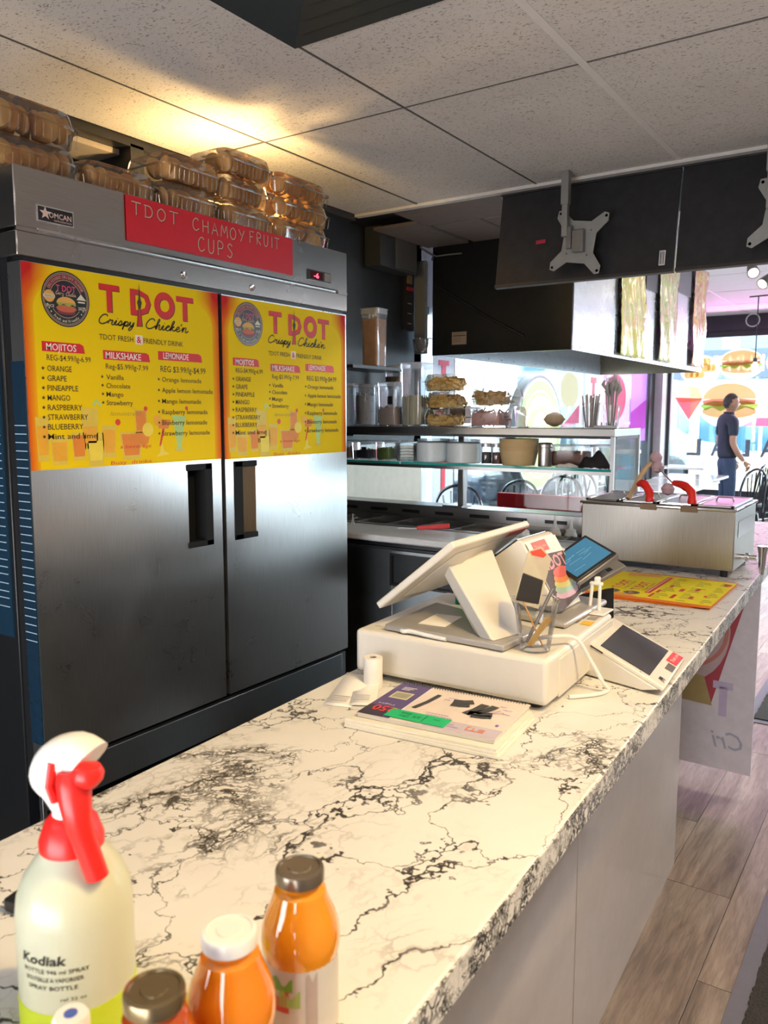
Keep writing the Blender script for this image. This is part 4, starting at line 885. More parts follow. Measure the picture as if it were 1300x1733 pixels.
# contents of some pans
for k, (x, c) in enumerate(((-1.62, (.55, .50, .42)), (-1.45, (.10, .10, .10)), (-1.28, (.72, .68, .40)), (-2.3, (.45, .5, .35)))):
    m_ = MB(); 
    for q in range(26): m_.lathe([(0, -.008), (.01, -.002), (.008, .006), (0, .009)], 6, 0, Matrix.Translation((x + random.uniform(-.062, .062), 2.735 + random.uniform(.31, .385), .955 + random.uniform(0, .012))) @ Matrix.Rotation(random.uniform(0, 3), 4, 'X'))
    tag(m_.build('pan_filling', flat(c, .6)), 'chopped filling in pan %s of the salad bar' % ('under the screen', 'beside the squeeze bottles', 'right of the squeeze bottles', 'nearest refrigerator')[k], 'food', kind='stuff')
t = thing('tongs', 'red-handled tongs lying across the salad bar pans', 'tongs', (-1.80, 2.92, 1.0), R(28))
MB().hexa([(0, -.012, -.002), (.14, -.010, .006), (.14, .010, .006), (0, .012, -.002), (0, -.010, .014), (.135, -.010, .026), (.14, .010, .026), (0, .010, .014)]).build('handle', RED, t, bev=.003)
MB().box(-.08, .0, -.006, .006, .0, .004).build('jaw', CHROME, t)
for k, (x, y) in enumerate(((-1.36, 2.93), (-1.28, 2.96), (-1.21, 2.99), (-1.13, 2.95))):
    t = thing('squeeze_bottle', 'white-nozzled squeeze bottle in salad bar behind customer display, number %s from the left' % ('first', 'second', 'third', 'fourth')[k], 'bottle', (x, 2.735 + (.31 if y < 2.95 else .44), .905), 0, 'squeeze bottles in the salad bar')
    MB().lathe([(.022, 0), (.026, .01), (.026, .09), (.02, .10)], 14).build('body', flat((.80, .76, .62) if k % 2 else (.8, .82, .82), .4), t)
    MB().lathe([(.021, .10), (.021, .108), (.008, .115), (.004, .15 if k != 1 else .165), (0, .15 if k != 1 else .165)], 14).build('nozzle', WHITEP, t)
for k, x in enumerate((-2.16, -2.22)):
    tag(MB(Matrix.Translation((x, 2.94, .989))).tube([(0, 0, 0), (.006, 0, .05), (.012, 0, 0)], .003, 6).tube([(.012, 0, .03), (.03, 0, .035)], .003, 6).build('plastic_clip', WHITEP), ('white plastic clip standing by the pans next to refrigerator', 'white plastic clip half hidden by refrigerator edge')[k], 'clip')

gd = thing('glass_guard', 'glass sneeze guard with steel top shelf and teal-edged glass shelf', 'sneeze guard', (-1.87, 3.05, 0))
MB().box(-.87, .87, 0, .33, 1.402, 1.432).build('top_shelf', BARD, gd, bev=.002)
MB().box(-.87, .868, .03, .31, 1.392, 1.402).build('shelf_lining', flat((.1, .1, .1), .5), gd)
MB().box(-.87, -.103, .0, .30, 1.268, 1.276).box(-.095, .86, .0, .30, 1.268, 1.276).build('glass_shelf', GUARDGLASS, gd)
MB().box(-.87, -.103, -.003, .0, 1.267, 1.277).box(-.095, .86, -.003, .0, 1.267, 1.277).build('shelf_edge', TEAL, gd)
MB().box(-.87, .86, .005, .02, 1.252, 1.266).build('shelf_bar', BARD, gd)
MB().box(.035, .065, .29, .33, 1.055, 1.40).build('post', BARD, gd, bev=.002); MB().box(-.03, .075, .26, .36, 1.05, 1.062).build('post_foot', BARD, gd)
MB().box(.855, .87, .0, .012, 1.0, 1.402).build('post', BARD, gd); MB().box(.855, .87, .318, .33, 1.0, 1.402).build('post', BARD, gd)
MB().box(.860, .866, .012, .318, 1.0, 1.40).build('end_pane', GUARDGLASS, gd)
MB().box(-.87, .033, .322, .328, 1.055, 1.40).build('back_pane', GUARDGLASS, gd); MB().box(.067, .855, .322, .328, 1.055, 1.40).build('back_pane', GUARDGLASS, gd)

ST = 1.4325; GT = 1.2765
def grains(name, label, x, y, z, a, b, h, cols, s=.006, n=160, shape='b', group=None, rnd=False):
    m_ = MB()
    for i in range(n):
        px, py = random.uniform(-1, 1), random.uniform(-1, 1)
        if rnd and px * px + py * py > 1: px *= .6; py *= .6
        fz = random.random(); c = random.randrange(len(cols))
        M = Matrix.Translation((px * (a - s), py * (b - s), s + fz * (h - s))) @ Matrix.Rotation(random.uniform(0, 3), 4, 'X') @ Matrix.Rotation(random.uniform(0, 3), 4, 'Z')
        if shape == 'b': m_.lathe([(0, -s), (s * .9, 0), (0, s)], 5, c, M)
        elif shape == 's': m_.tube([(-s * 2.4, 0, 0), (0, s, 0), (s * 2.4, 0, s)], s * .5, 4, c, M)
        else: m_.hexa([(-s, -s, -s * .3), (s, -s * .8, -s * .3), (s, s, -s * .3), (-s * .7, s, -s * .3), (-s, -s, s * .3), (s, -s, s * .5), (s, s * .7, s * .3), (-s, s, s * .4)], c, M)
    # solid core
    if rnd: m_.lathe([(a * .9, .002), (a * .93, h * .9), (0, h * .93)], 16, 0)
    elif shape == 'f': m_.box(-a * .75, a * .75, -b * .75, b * .75, .002, h * .55, 0)
    else: m_.box(-a * .93, a * .93, -b * .93, b * .93, .002, h * .9, 0)
    return tag(m_.build(name, [flat(c, .6) for c in cols], loc=(x, y, z)), label, 'food', group, 'stuff')
def round_tub(label, x, y, z, r, h, mat=TUBCLEAR, lid=True):
    t = thing('storage_tub', label, 'tub', (x, y, z))
    MB().opened([(r * .92, 0), (r, .01), (r, h * .93), (r * 1.02, h * .93)], 28).build('body', mat, t)
    if lid: MB().lathe([(r * 1.04, h * .92), (r * 1.05, h * .94), (r * 1.05, h * .985), (r * .95, h), (r * .8, h * .99), (0, h * .99)], 28).build('lid', MILKY, t)
    return t
def square_tub(label, x, y, z, a, b, h, mat=TUBCLEAR, lid=True, tag_=False):
    t = thing('storage_tub', label, 'tub', (x, y, z))
    MB().opened([(.9, 0), (.93, .006), (1, h * .92)], 32, 0, None, (a, b)).build('body', mat, t)
    if lid: MB().opened([(1.05, h * .90), (1.06, h * .95), (1.03, h)], 32, 0, None, (a, b), cap0=False).box(-a, a, -b, b, h * .985, h).build('lid', MILKY, t)
    if tag_: MB().box(a * .2, a * .7, -b - .002, -b - .0005, h * .5, h * .68).build('label', BLACKP, t)
    return t
# top shelf, left to right
round_tub('tall round tub half hidden behind the refrigerator edge', -2.345, 3.15, ST, .055, .20, TUBCLEAR)
round_tub('round lidded tub full of black and white pebbled sweets', -2.228, 3.15, ST, .058, .195)
grains('pebble_sweets', 'grey and white pebbled sweets inside the round tub', -2.228, 3.15, ST + .006, .050, .05, .15, ((.72, .70, .72), (.25, .25, .28), (.5, .45, .42), (.85, .85, .85)), .0055, 420, rnd=True)
square_tub('narrow tub with a few nuts beside the pebbled sweets', -2.140, 3.24, ST, .040, .040, .19)
grains('nuts', 'few tan nuts at the bottom of the narrow tub', -2.140, 3.24, ST + .006, .033, .036, .035, ((.75, .55, .35), (.82, .70, .5)), .006, 60)
square_tub('wide tub holding nuts with small black label', -2.066, 3.13, ST, .052, .052, .20, TUBCLEAR, True, True)
grains('nuts', 'mixed pink and tan nuts in the wide labelled tub', -2.066, 3.13, ST + .006, .044, .046, .085, ((.78, .55, .40), (.80, .45, .25), (.85, .75, .68), (.70, .40, .35)), .007, 170)
square_tub('tallest square tub on top shelf holding pale noodles', -1.955, 3.16, ST, .055, .056, .285)
m_ = MB()
for i in range(110): x_, y_ = random.uniform(-.042, .042), random.uniform(-.042, .042); m_.tube([(x_, y_, .002), (x_ + random.uniform(-.004, .004), y_, .13 + random.uniform(-.01, .006))], .0028, 4, i % 2)
tag(m_.build('noodles', [flat((.82, .70, .38), .6), flat((.76, .62, .32), .6)], loc=(-1.955, 3.16, ST + .006)), 'pale dry noodles standing in the tallest tub', 'food', None, 'stuff')
for k, nm in enumerate(('bottom', 'middle', 'top')):
    ct = clamshell('clear clamshell of corn chips on the guard shelf, %s of the stack of three' % nm, -1.775 + (.012 if k == 1 else 0), 3.20, ST + k * .077, .24, .215, .077, 0)
    ct.rotation_euler = (0, 0, 0)
    grains('corn_chips', 'golden corn chips in the %s clamshell of the stack of three' % nm, -1.80, 3.17, ST + k * .077 + .004, .075, .07, .036 if k == 0 else .048, ((.80, .55, .16), (.85, .62, .25), (.70, .42, .10)), .014, 170, 'f')
ct = clamshell('clear clamshell of fried pieces stacked on the tub of shredded food', -1.560, 3.19, ST + .088, .22, .17, .078, 0)
grains('fried_pieces', 'brown fried pieces in the clamshell on the square tub', -1.57, 3.16, ST + .093, .07, .07, .048, ((.62, .40, .14), (.72, .50, .22), (.5, .3, .1)), .013, 170, 'f')
square_tub('low square tub of pink shredded food under a clamshell', -1.57, 3.15, ST, .078, .07, .086, CLEAR)
grains('shredded_food', 'pink and brown shreds in the low square tub', -1.57, 3.15, ST + .006, .068, .062, .062, ((.62, .32, .28), (.72, .45, .38), (.50, .30, .16)), .007, 130, 's')
square_tub('wide open clear bin holding one brown onion', -1.31, 3.18, ST, .145, .085, .095, CLEAR, False)
tag(MB().lathe([(.0, -.048), (.004, -.044), (.020, -.03), (.030, -.005), (.029, .012), (.02, .03), (.006, .042), (0, .05)], 20, 0, Matrix.Rotation(R(90), 4, 'Y')).build('onion', flat((.48, .30, .12), .45, 0, .15), loc=(-1.285, 3.15, ST + .034)), 'brown onion lying in the wide clear bin', 'onion')
t = thing('stir_stick_cup', 'clear cup packed with grey straws at right of the top shelf', 'cup', (-1.125, 3.13, ST))
MB().opened([(.026, 0), (.036, .10)], 20).build('cup', CLEAR, t)
for k in range(14):
    a = k * 2.4; r = .004 + .0016 * k
    tag(MB().tube([(-1.125 + r * .8 * math.cos(a), 3.13 + r * .8 * math.sin(a), ST + .003), (-1.125 + r * 1.5 * math.cos(a), 3.13 + r * 1.5 * math.sin(a), ST + .125 + random.uniform(-.008, .01))], .0028, 6).build('straw', flat((.42, .38, .34), .5)), 'grey straw in the cup at the right of the top shelf', 'straw', 'grey straws in the shelf cup')
t = thing('cutlery_cup', 'clear cup overflowing with clear plastic forks on top shelf', 'cup', (-1.045, 3.14, ST))
MB().opened([(.026, 0), (.034, .09)], 20).build('cup', CLEAR, t)
FKM = flat((.42, .42, .40), .25, .0, .1)
for k in range(16):
    a = k * 2.39; r = .003 + .0013 * k; dx, dy = math.cos(a), math.sin(a); z1 = .135 + random.uniform(-.02, .02)
    f = MB(); x0, y0 = -1.045, 3.14
    f.tube([(x0 + r * .6 * dx, y0 + r * .6 * dy, ST + .004), (x0 + r * 1.3 * dx, y0 + r * 1.3 * dy, ST + z1)], .0022, 5)
    ex, ey = x0 + r * 1.3 * dx, y0 + r * 1.3 * dy
    f.tube([(ex, ey, ST + z1), (ex + .012 * dx, ey + .006 * dy, ST + z1 + .02), (ex + .006 * dx, ey + .004 * dy, ST + z1 + .035)], [.003, .008, .004], 6)
    for s_ in (-1, 0, 1): f.tube([(ex + .006 * dx + s_ * .004, ey, ST + z1 + .03), (ex + .004 * dx + s_ * .006, ey, ST + z1 + .058)], .001, 4)
    tag(f.build('plastic_fork', FKM), 'clear plastic fork in the overflowing cup', 'fork', 'plastic forks in the cup')
t = thing('shelf_tray', 'small grey pronged tray at the right end of top shelf', 'tray', (-1.035, 3.085, ST)); MB().box(-.055, .035, -.015, .015, 0, .012).build('base', GREYM, t)
for k in range(5): MB().cyl(-.048 + k * .019, 0, .012, .024, .003).build('peg', GREYM, t)
# glass shelf, left to right
for k, (x, w_, c, lb) in enumerate(((-2.315, .045, (.45, .30, .22), 'small lidded tub of brown spice next to refrigerator'), (-2.215, .055, (.04, .045, .09), 'small lidded tub of dark berries with a black label'), (-2.09, .042, (.22, .36, .06), 'small lidded tub of green pieces'))):
    square_tub(lb + ' on glass shelf', x, 3.13, GT, w_, .05, .088, CLEAR, True, k == 1)
    grains('spice_pieces', 'contents of the ' + lb, x + (.012 if k == 1 else 0), 3.13, GT + .004, w_ * .72, .042, .045 if k == 1 else .055, (c, tuple(min(1, q * 1.5) for q in c)), .0045, 150)
t = thing('dessert_cups', 'stack of clear rippled cups on the glass shelf', 'cups', (-1.985, 3.13, GT))
for k in range(5): MB().opened([(.045, k * .014), (.056, k * .014 + .022), (.059, k * .014 + .024)], 26).build('cup', CLEAR, t)
for k, x in enumerate((-1.845, -1.69)):
    t = thing('stacked_lids', ('left', 'right')[k] + ' of two milky round stacks of lids on the glass shelf', 'lids', (x, 3.13, GT))
    MB().lathe([(.072, 0), (.075, .004), (.075, .085), (.068, .09)], 32).build('sleeve', flat((.70, .78, .80), .35), t)
    m_ = MB()
    for j in range(4): m_.opened([(.070, .086 + j * .004), (.074, .090 + j * .004), (.066, .089 + j * .004)], 32, cap0=False)
    m_.build('lid_rims', CLEAR, t)
for k, (x, c) in enumerate(((-1.575, (.03, .03, .035)), (-1.525, (.14, .05, .03)))):
    t = thing('spice_jar', ('black', 'dark red')[k] + ' spice jar left of the paper bowls', 'jar', (x, 3.12, GT))
    MB().opened([(.022, 0), (.024, .004), (.024, .07), (.021, .075)], 20).build('body', CLEAR, t); MB().lathe([(.021, .002), (.021, .05), (0, .052)], 18).build('contents', flat(c, .7), t); MB().lathe([(.024, .073), (.024, .088), (0, .089)], 20).build('lid', flat((.55, .56, .56), .3, .5), t)
t = thing('paper_bowls', 'stack of six brown kraft paper bowls on glass shelf', 'bowls', (-1.43, 3.13, GT))
for k in range(6):
    MB().opened([(.068, .0 + k * .0088), (.081, .062 + k * .0088), (.0835, .063 + k * .0088), (.0835, .066 + k * .0088), (.081, .066 + k * .0088)], 36).build('bowl', flat((.66, .48, .24), .6, 0, .03), t)
t = thing('shaker', 'small steel shaker right of the paper bowls', 'shaker', (-1.30, 3.10, GT)); MB().lathe([(.028, 0), (.029, .004), (.029, .076), (.031, .078), (.031, .09), (.026, .096), (0, .098)], 24).build('body', STEEL, t)
square_tub('tub of brown sauce behind the steel shaker', -1.215, 3.17, GT, .085, .055, .088, CLEAR)
tag(MB().box(-.075, .07, -.048, .048, .004, .062).build('brown_filling', flat((.20, .08, .05), .6), loc=(-1.215, 3.17, GT), bev=.01), 'brown contents of the tub behind the shaker', 'food')
square_tub('empty clear tub behind the black cloth', -1.075, 3.19, GT, .055, .05, .09, CLEAR)
def cloth(name, label, x, y, z, a, b, h, mat, seed):
    random.seed(seed); m_ = MB(); n = 16; vs = []; fs = []
    for j in range(n + 1):
        for i in range(n + 1):
            u, v = i / n * 2 - 1, j / n * 2 - 1; d = math.hypot(u, v)
            zz = max(.002, h * math.sqrt(max(0, 1 - d * 1.05)) * (.8 + .2 * math.sin(5 * u + 3 * v)) + .006 * abs(math.sin(9 * v + 5 * u)))
            vs.append((u * a * (1 - .1 * math.sin(5 * v)), v * b, zz))
    for j in range(n):
        for i in range(n): k = j * (n + 1) + i; fs.append((k, k + 1, k + n + 2, k + n + 1))
    o = m_.add(vs, fs).build(name, mat, loc=(x, y, z)); s_ = o.modifiers.new('s', 'SOLIDIFY'); s_.thickness = .0015; random.seed(seed + 1); return tag(o, label, 'cloth')
cloth('black_cloth', 'crumpled black cloth at the right end of glass shelf', -1.085, 3.09, GT + .001, .062, .04, .075, flat((.012, .012, .014), .8), 3)
cloth('white_cloth', 'folded white cloth left of the black cloth on glass shelf', -1.195, 3.075, GT + .001, .045, .02, .014, flat((.75, .72, .68), .9), 5)
# back wall shelf
t = thing('wall_shelf', 'small black wall shelf between refrigerator and salad bar', 'shelf', (-2.6, 3.72, 1.735)); MB().box(-.14, .10, -.30, .28, -.008, .008).build('board', BLACKP, t)
MB().box(-.14, .10, -.30, .28, -.36, -.345).build('board', BLACKP, t); MB().box(-.14, -.12, -.30, .28, -.36, .0).build('back_plate', BLACKP, t)
square_tub('tall tub of orange-brown powder on the black wall shelf', -2.56, 3.70, 1.744, .055, .055, .31)
tag(MB().opened([(.86, .004), (.95, .25)], 28, 0, None, (.052, .052)).box(-.048, .048, -.048, .048, .24, .252).build('brown_powder', flat((.42, .17, .05), .8, 0, .2), loc=(-2.56, 3.70, 1.746)), 'orange-brown powder in the tall tub on the wall shelf', 'food')
square_tub('short tub of brown nuts on the wall shelf', -2.56, 3.93, 1.40, .055, .055, .36)
tag(MB().box(-.045, .045, -.045, .045, .01, .30).build('brown_nuts', flat((.48, .26, .12), .7, 0, .4), loc=(-2.56, 3.93, 1.40)), 'brown nuts filling the short tub on the wall shelf', 'food')
for k in range(3): tag(MB().tube([(-2.62, 4.06 + k * .022, 1.38), (-2.62, 4.05 + k * .026, 1.74 + k % 2 * .03)], .006, 6).build('wooden_stick', flat((.50, .32, .12), .6)), 'wooden stick standing beside the short tub of nuts', 'stick', 'wooden sticks on the wall shelf')
t = thing('hanging_ladle', 'clear crumpled plastic cup hanging at the lower end of cover strip', 'cup', (-2.6, 4.25, 1.86)); MB().opened([(.02, 0), (.045, .03), (.05, .08)], 18).build('cup', CLEAR, t); MB().tube([(0, .04, .07), (0, .10, .09), (0, .17, .085)], .003, 6).build('hook', GREYM, t)
t = thing('wall_rack', 'steel rack bar with dark compartments under the top shelf', 'rack', (-2.5, 3.62, 1.44))
MB().box(-.2, .65, .0, .015, -.03, -.015).build('bar', BARD, t)
for k in range(6): MB().box(-.14 + k * .12, -.05 + k * .12, .0, .06, .0, .09).build('compartment', flat((.16, .08, .06) if k % 2 else (.09, .07, .07), .5), t)

# ------------------------------------------------------------------ bain-marie food warmer on the counter
wm = thing('food_warmer', 'stainless countertop food warmer with four pans and drain tap', 'food warmer', (-.955, 2.60, CT), R(0.0))
MB().box(0, .48, 0, .34, .022, .205).build('body', WARMSTEEL, wm, bev=.003)
MB().box(-.006, .486, -.005, .345, .205, .213).build('top_rim', MIRROR, wm, bev=.002)
for (x, y) in ((.03, .03), (.45, .03), (.03, .31), (.45, .31)): MB().cyl(x, y, 0, .022, .012).build('foot', BLACKP, wm)
for k in range(4):
    x0 = .008 + k * .117; pnm = MB()
    x1 = x0 + .113; a, b = .012, .33
    for (p, q, r_, s_) in ((x0, x1, a, a + .012), (x0, x1, b - .012, b), (x0, x0 + .010, a, b), (x1 - .010, x1, a, b)): pnm.box(p, q, r_, s_, .214, .221)
    pnm.box(x0 + .01, x1 - .01, a + .01, b - .01, .214, .216)
    pnm.build('pan_rim', MIRROR if k % 2 == 0 else STEEL, wm, bev=.001)
    MB().box(x0 + .012, x1 - .012, a + .014, b - .014, .216, .219).tube([(x0 + .03, .17, .219), (x0 + .035, .17, .232), (x1 - .035, .17, .232), (x1 - .03, .17, .219)], .003, 6).build('pan_lid', STEEL, wm, bev=.001)
for k, xn in enumerate((.195, .32)): MB().box(xn, xn + .05, -.0065, .012, .196, .2145).build('rim_notch', flat((.25, .18, .12), .5, .6), wm)
tp = MB().tube([(.48, .10, .055), (.53, .10, .055)], .009, 12).tube([(.497, .10, .055), (.507, .10, .055)], .014, 12).build('tap', CHROME, wm)
MB().lathe([(.006, .005), (.010, .03), (.012, .07), (.017, .092), (.015, .094)], 16, 0, Matrix.Translation((.545, .10, 0))).build('tap_handle', CHROME, tp)
MB().box(.4815, .483, .05, .30, .12, .17).build('badge_plate', flat((.6, .62, .64), .25, .6), wm)
def tongs(label, x, y, z, pts_red, arm, bulbs):
    t = thing('serving_ladle', label, 'ladle', (x, y, z))
    MB().tube([p for p in smooth_pts(pts_red, 4)], [.010 + .004 * math.sin(i * 1.3) * .4 + .002 for i in range(len(smooth_pts(pts_red, 4)))], 10).build('handle', RED, t)
    return t
t = thing('serving_ladle', 'left ladle with red bent handle hooked in the food warmer', 'ladle', (-.765, 2.66, 1.21))
MB().tube(smooth_pts([(0.03, -.05, .0), (.025, -.04, .03), (-.0, -.02, .055), (-.022, 0, .05)], 4), [.012, .014, .013, .012, .014, .013, .012, .014, .013, .012, .011, .010, .009][:13], 10).build('handle', RED, t)
MB().tube(smooth_pts([(-.055, .0, .0), (-.04, .03, .045), (-.015, .05, .10), (.012, .06, .125)], 4), .0085, 8).build('wooden_arm', flat((.62, .42, .24), .6), t)
MB().lathe([(0, -.02), (.018, -.012), (.022, .004), (.012, .018), (0, .021)], 12, 0, Matrix.Translation((.012, .065, .135))).build('garlic_bulb', flat((.52, .36, .42), .6), t)
t = thing('serving_ladle', 'right ladle with red bent handle hooked in the food warmer', 'ladle', (-.655, 2.66, 1.21))
MB().tube(smooth_pts([(0.05, -.05, .0), (.045, -.04, .035), (.015, -.02, .055), (-.02, 0, .06)], 4), [.012, .014, .013, .012, .014, .013, .012, .014, .013, .012, .011, .010, .009][:13], 10).build('handle', RED, t)
MB().tube([(-.02, 0, .055), (-.11, .05, .13)], .0025, 6).build('metal_arm', STEEL, t)
for p in ((-.085, .045, .105), (-.038, .0, .038)): MB().lathe([(0, -.02), (.018, -.012), (.022, .004), (.012, .018), (0, .021)], 10, 0, Matrix.Translation(p)).build('garlic_bulb', flat((.50, .36, .42), .6), t)

# laminated menus lying in front of the warmer
MENU_Y = flat((.88, .76, .01), .45, spec=.2); MENU_O = flat((.80, .20, .02), .45, spec=.2)
for k, (dx, dy, rz, lb) in enumerate(((-.045, -.01, 2, 'bottom yellow laminated menu of the pile in front of food warmer'), (-.02, -.004, 1.2, 'middle yellow laminated menu of the pile in front of food warmer'), (0, 0, 0, 'top yellow laminated menu of the pile in front of food warmer'))):
    t = bpy.data.objects.new('laminated_menu', None); COL.objects.link(t); t.matrix_world = Matrix.Translation((-.785 + dx, 2.145 + dy, CT + .0004 + k * .0022)) @ Matrix.Rotation(R(rz), 4, 'Z'); tag(t, lb, 'menu')
    W_, H_ = .345, .375
    pts = [(0, .0), (W_, 0), (W_, H_ * .97)] + [(W_ - W_ * i / 8, H_ * (.97 + .03 * math.sin(math.pi * i / 8))) for i in range(1, 8)] + [(0, H_ * .97)]
    MB().prism(pts, 0, .0014, 0).build('sheet', MENU_O, t, smooth=False)
    MB().poly([(.006, .03), (W_ - .004, .022), (W_ - .004, H_ * .955), (.006, H_ * .965)], .0016).build('yellow_field', MENU_Y, t, smooth=False)
    if k < 2: continue
    T = Matrix.Translation((0, 0, .0018)) @ Matrix.Rotation(0, 4, 'Z')
    a = MB(T)
    a.box(.150, .166, .09, .34, 0, .0002, 0).box(.154, .158, .10, .33, .0002, .0003, 2)
    for (x_, y_, w__, h__) in ((.172, .045, .008, .05), (.175, .11, .008, .04), (.225, .16, .012, .035), (.225, .06, .010, .05), (.262, .19, .012, .03), (.19, .2, .008, .03), (.27, .08, .010, .03), (.30, .12, .008, .02), (.315, .30, .02, .03)): a.box(x_, x_ + w__, y_, y_ + h__, 0, .0002, 0)
    for i in range(18):
        for (x_, n_, w__) in ((.172, 5, .045), (.235, 5, .05), (.295, 4, .04)):
            y_ = .04 + i * .018
            if y_ < .34 and (i * 7 + int(x_ * 100)) % 5: a.box(x_ + .012, x_ + w__ * (.6 + .4 * ((i * 3 + n_) % 4) / 3), y_, y_ + .004, 0, .0002, 1)
    R90 = Matrix.Rotation(R(90), 4, 'Z')
    for yy in (.05,):
        a.text('T DOT', 0, 0, .026, .12, 0, .0004, .02, M=Matrix.Translation((.075, .11, 0)) @ R90); a.text('T DOT', 0, 0, .026, .12, 0, .0004, .02, M=Matrix.Translation((.130, .11, 0)) @ R90)
        a.text("Crispy Chicke'n", 0, 0, .010, .12, 1, .0004, .002, .3, M=Matrix.Translation((.09, .11, 0)) @ R90); a.text("Crispy Chicke'n", 0, 0, .010, .12, 1, .0004, .002, .3, M=Matrix.Translation((.145, .11, 0)) @ R90)
    a.poly([(.03, .02), (.15, .025), (.12, .05), (.06, .06), (.02, .04)], .0001, 3).poly([(.04, .30), (.14, .33), (.12, .355), (.03, .35)], .0001, 3)
    a.build('lettering', [flat((.68, .03, .03), .4), flat((.25, .20, .03), .4), flat((.85, .5, .45), .4), flat((.82, .40, .05), .4)], t, smooth=False)
    b = MB(T)
    for cx in (.066, .121): b.poly(oval(cx, .07, .022, .022, 28), .0003, 0).ring(cx, .07, .017, .0185, .0004, 2).poly(oval(cx + .002, .07, .007, .010, 12), .0004, 4).poly(oval(cx - .004, .07, .004, .010, 12), .0005, 3)
    b.build('round_emblem', LOGOM, t, smooth=False)

# ------------------------------------------------------------------ cash drawer and tills
DZ_ = 1.082
dr = thing('cash_drawer', 'cream white metal cash drawer under the till', 'cash drawer', (-.505, 1.237, CT), R(2.5))
MB().box(-.385, 0, 0, .38, .010, .092).build('body', CREAMP, dr, bev=.009, seg=4)
MB().box(-.001, .002, .055, .375, .012, .080).build('drawer_front', CREAMP, dr, bev=.001)
for (x, y) in ((-.36, .03), (-.03, .03), (-.36, .35), (-.03, .35)): MB().cyl(x, y, 0, .011, .012).build('foot', BLACKP, dr)
q = MB().box(-.06, -.035, .30, .325, .0925, .0928, 0).box(-.03, -.012, .30, .33, .0925, .0928, 1).box(-.055, -.035, .26, .282, .0925, .0928, 1).box(-.03, -.008, .255, .285, .0925, .0928, 2)
for k in range(4): q.box(-.056 + k * .006, -.053 + k * .006, .302, .323, .0928, .0929, 1)
q.build('stickers', [flat((.4, .5, .55), .5), flat((.35, .3, .28), .5), flat((.80, .50, .02), .5)], dr)

PZ = 1.0835
ti = thing('till_terminal', 'cream till screen seen from behind on a slanted neck', 'till', (-.70, 1.34, PZ))
MB().hexa([(-.135, -.10, 0), (.115, -.105, 0), (.125, .03, 0), (-.145, .11, 0), (-.135, -.10, .012), (.115, -.105, .012), (.125, .03, .012), (-.145, .11, .012)]).build('base_plate', flat((.46, .44, .42), .3, .4), ti, bev=.003)
# neck: slanted box with chamfered left face
def frustum(b, tpt): 
    n = len(b); vs = b + tpt; fs = [tuple(range(n))[::-1], tuple(range(n, 2 * n))] + [(i, (i + 1) % n, n + (i + 1) % n, n + i) for i in range(n)]; return MB().add(vs, fs)
nb = [(.062, -.088, .012), (.090, -.094, .012), (.112, -.012, .012), (.03, .0, .012), (.035, -.06, .012)]
ntp = [(-.085, .05 - .03, .108), (-.045, .045 - .06, .118), (-.005, .06 + .03, .14), (-.085, .09, .12), (-.105, .05, .105)]
frustum(nb, ntp).build('neck', CREAMP, ti, bev=.003, ang=25)
A = Vector((-.862, 1.255, 1.123)); B = Vector((-.697, 1.255, 1.258)); C_ = Vector((-.705, 1.60, 1.258)); D_ = Vector((-.868, 1.60, 1.120)); o_ = Vector((-.70, 1.34, PZ))
nrm = (B - A).cross(D_ - A).normalized(); nrm = -nrm if nrm.z < 0 else nrm
q = [A, B, C_, D_]; th = .007
sc_ = MB().hexa([tuple(p - o_ - nrm * th) for p in q] + [tuple(p - o_ + nrm * th) for p in q]).build('screen_housing', CREAMP, ti, bev=.003)
c0 = (A + B + C_ + D_) / 4
MB().hexa([tuple((p - c0) * .93 + c0 - o_ + nrm * (th + .0002)) for p in q] + [tuple((p - c0) * .93 + c0 - o_ + nrm * (th + .0012)) for p in q]).build('screen', BLACKG, ti)
MB().hexa([tuple((p - c0) * .40 + c0 - o_ - nrm * (th + .016)) for p in q] + [tuple((p - c0) * .72 + c0 - o_ - nrm * th) for p in q]).build('back_housing', CREAMP, ti, bev=.004)
MB().hexa([tuple(p - o_) for p in (C_ - (C_ - B) * .28 - (C_ - D_) * .02 - nrm * (th + .0008), C_ - (C_ - D_) * .02 - nrm * (th + .0008), C_ - (C_ - D_) * .14 - nrm * (th + .0008), C_ - (C_ - B) * .28 - (C_ - D_) * .10 - nrm * (th + .0008))] + [tuple(p - o_) for p in (C_ - (C_ - B) * .28 - (C_ - D_) * .02 - nrm * th, C_ - (C_ - D_) * .02 - nrm * th, C_ - (C_ - D_) * .14 - nrm * th, C_ - (C_ - B) * .28 - (C_ - D_) * .10 - nrm * th)]).build('sticker', flat((.75, .16, .12), .5), ti)
tag(MB(Matrix.Translation((-.785, 1.305, PZ + .0122)) @ Matrix.Rotation(R(6), 4, 'Z')).box(0, .055, -.03, .055, 0, .0008).build('paper_note', PAPER), 'small blank paper square lying on till base plate', 'paper')
for k, (x, y, rz, w_, h_, lb) in enumerate(((-.87, 1.26, 4, .10, .26, 'long pale paper sheet on left edge of the cash drawer'), (-.83, 1.44, -10, .09, .09, 'crumpled receipt under the till screen'))):
    tag(MB().box(0, w_, 0, h_, 0, .0012).build('paper_sheet', PAPER if k else flat((.72, .70, .67), .8), loc=(x, y, DZ_ + .0008 + k * .0016), rot=(0, 0, R(rz))), lb, 'paper')
tag(MB().box(-.02, .02, -.014, .014, 0, .055).build('green_box', flat((.0, .22, .10), .5), loc=(-.80, 1.50, DZ_ + .004), bev=.002), 'small green box behind the neck of the till', 'box')
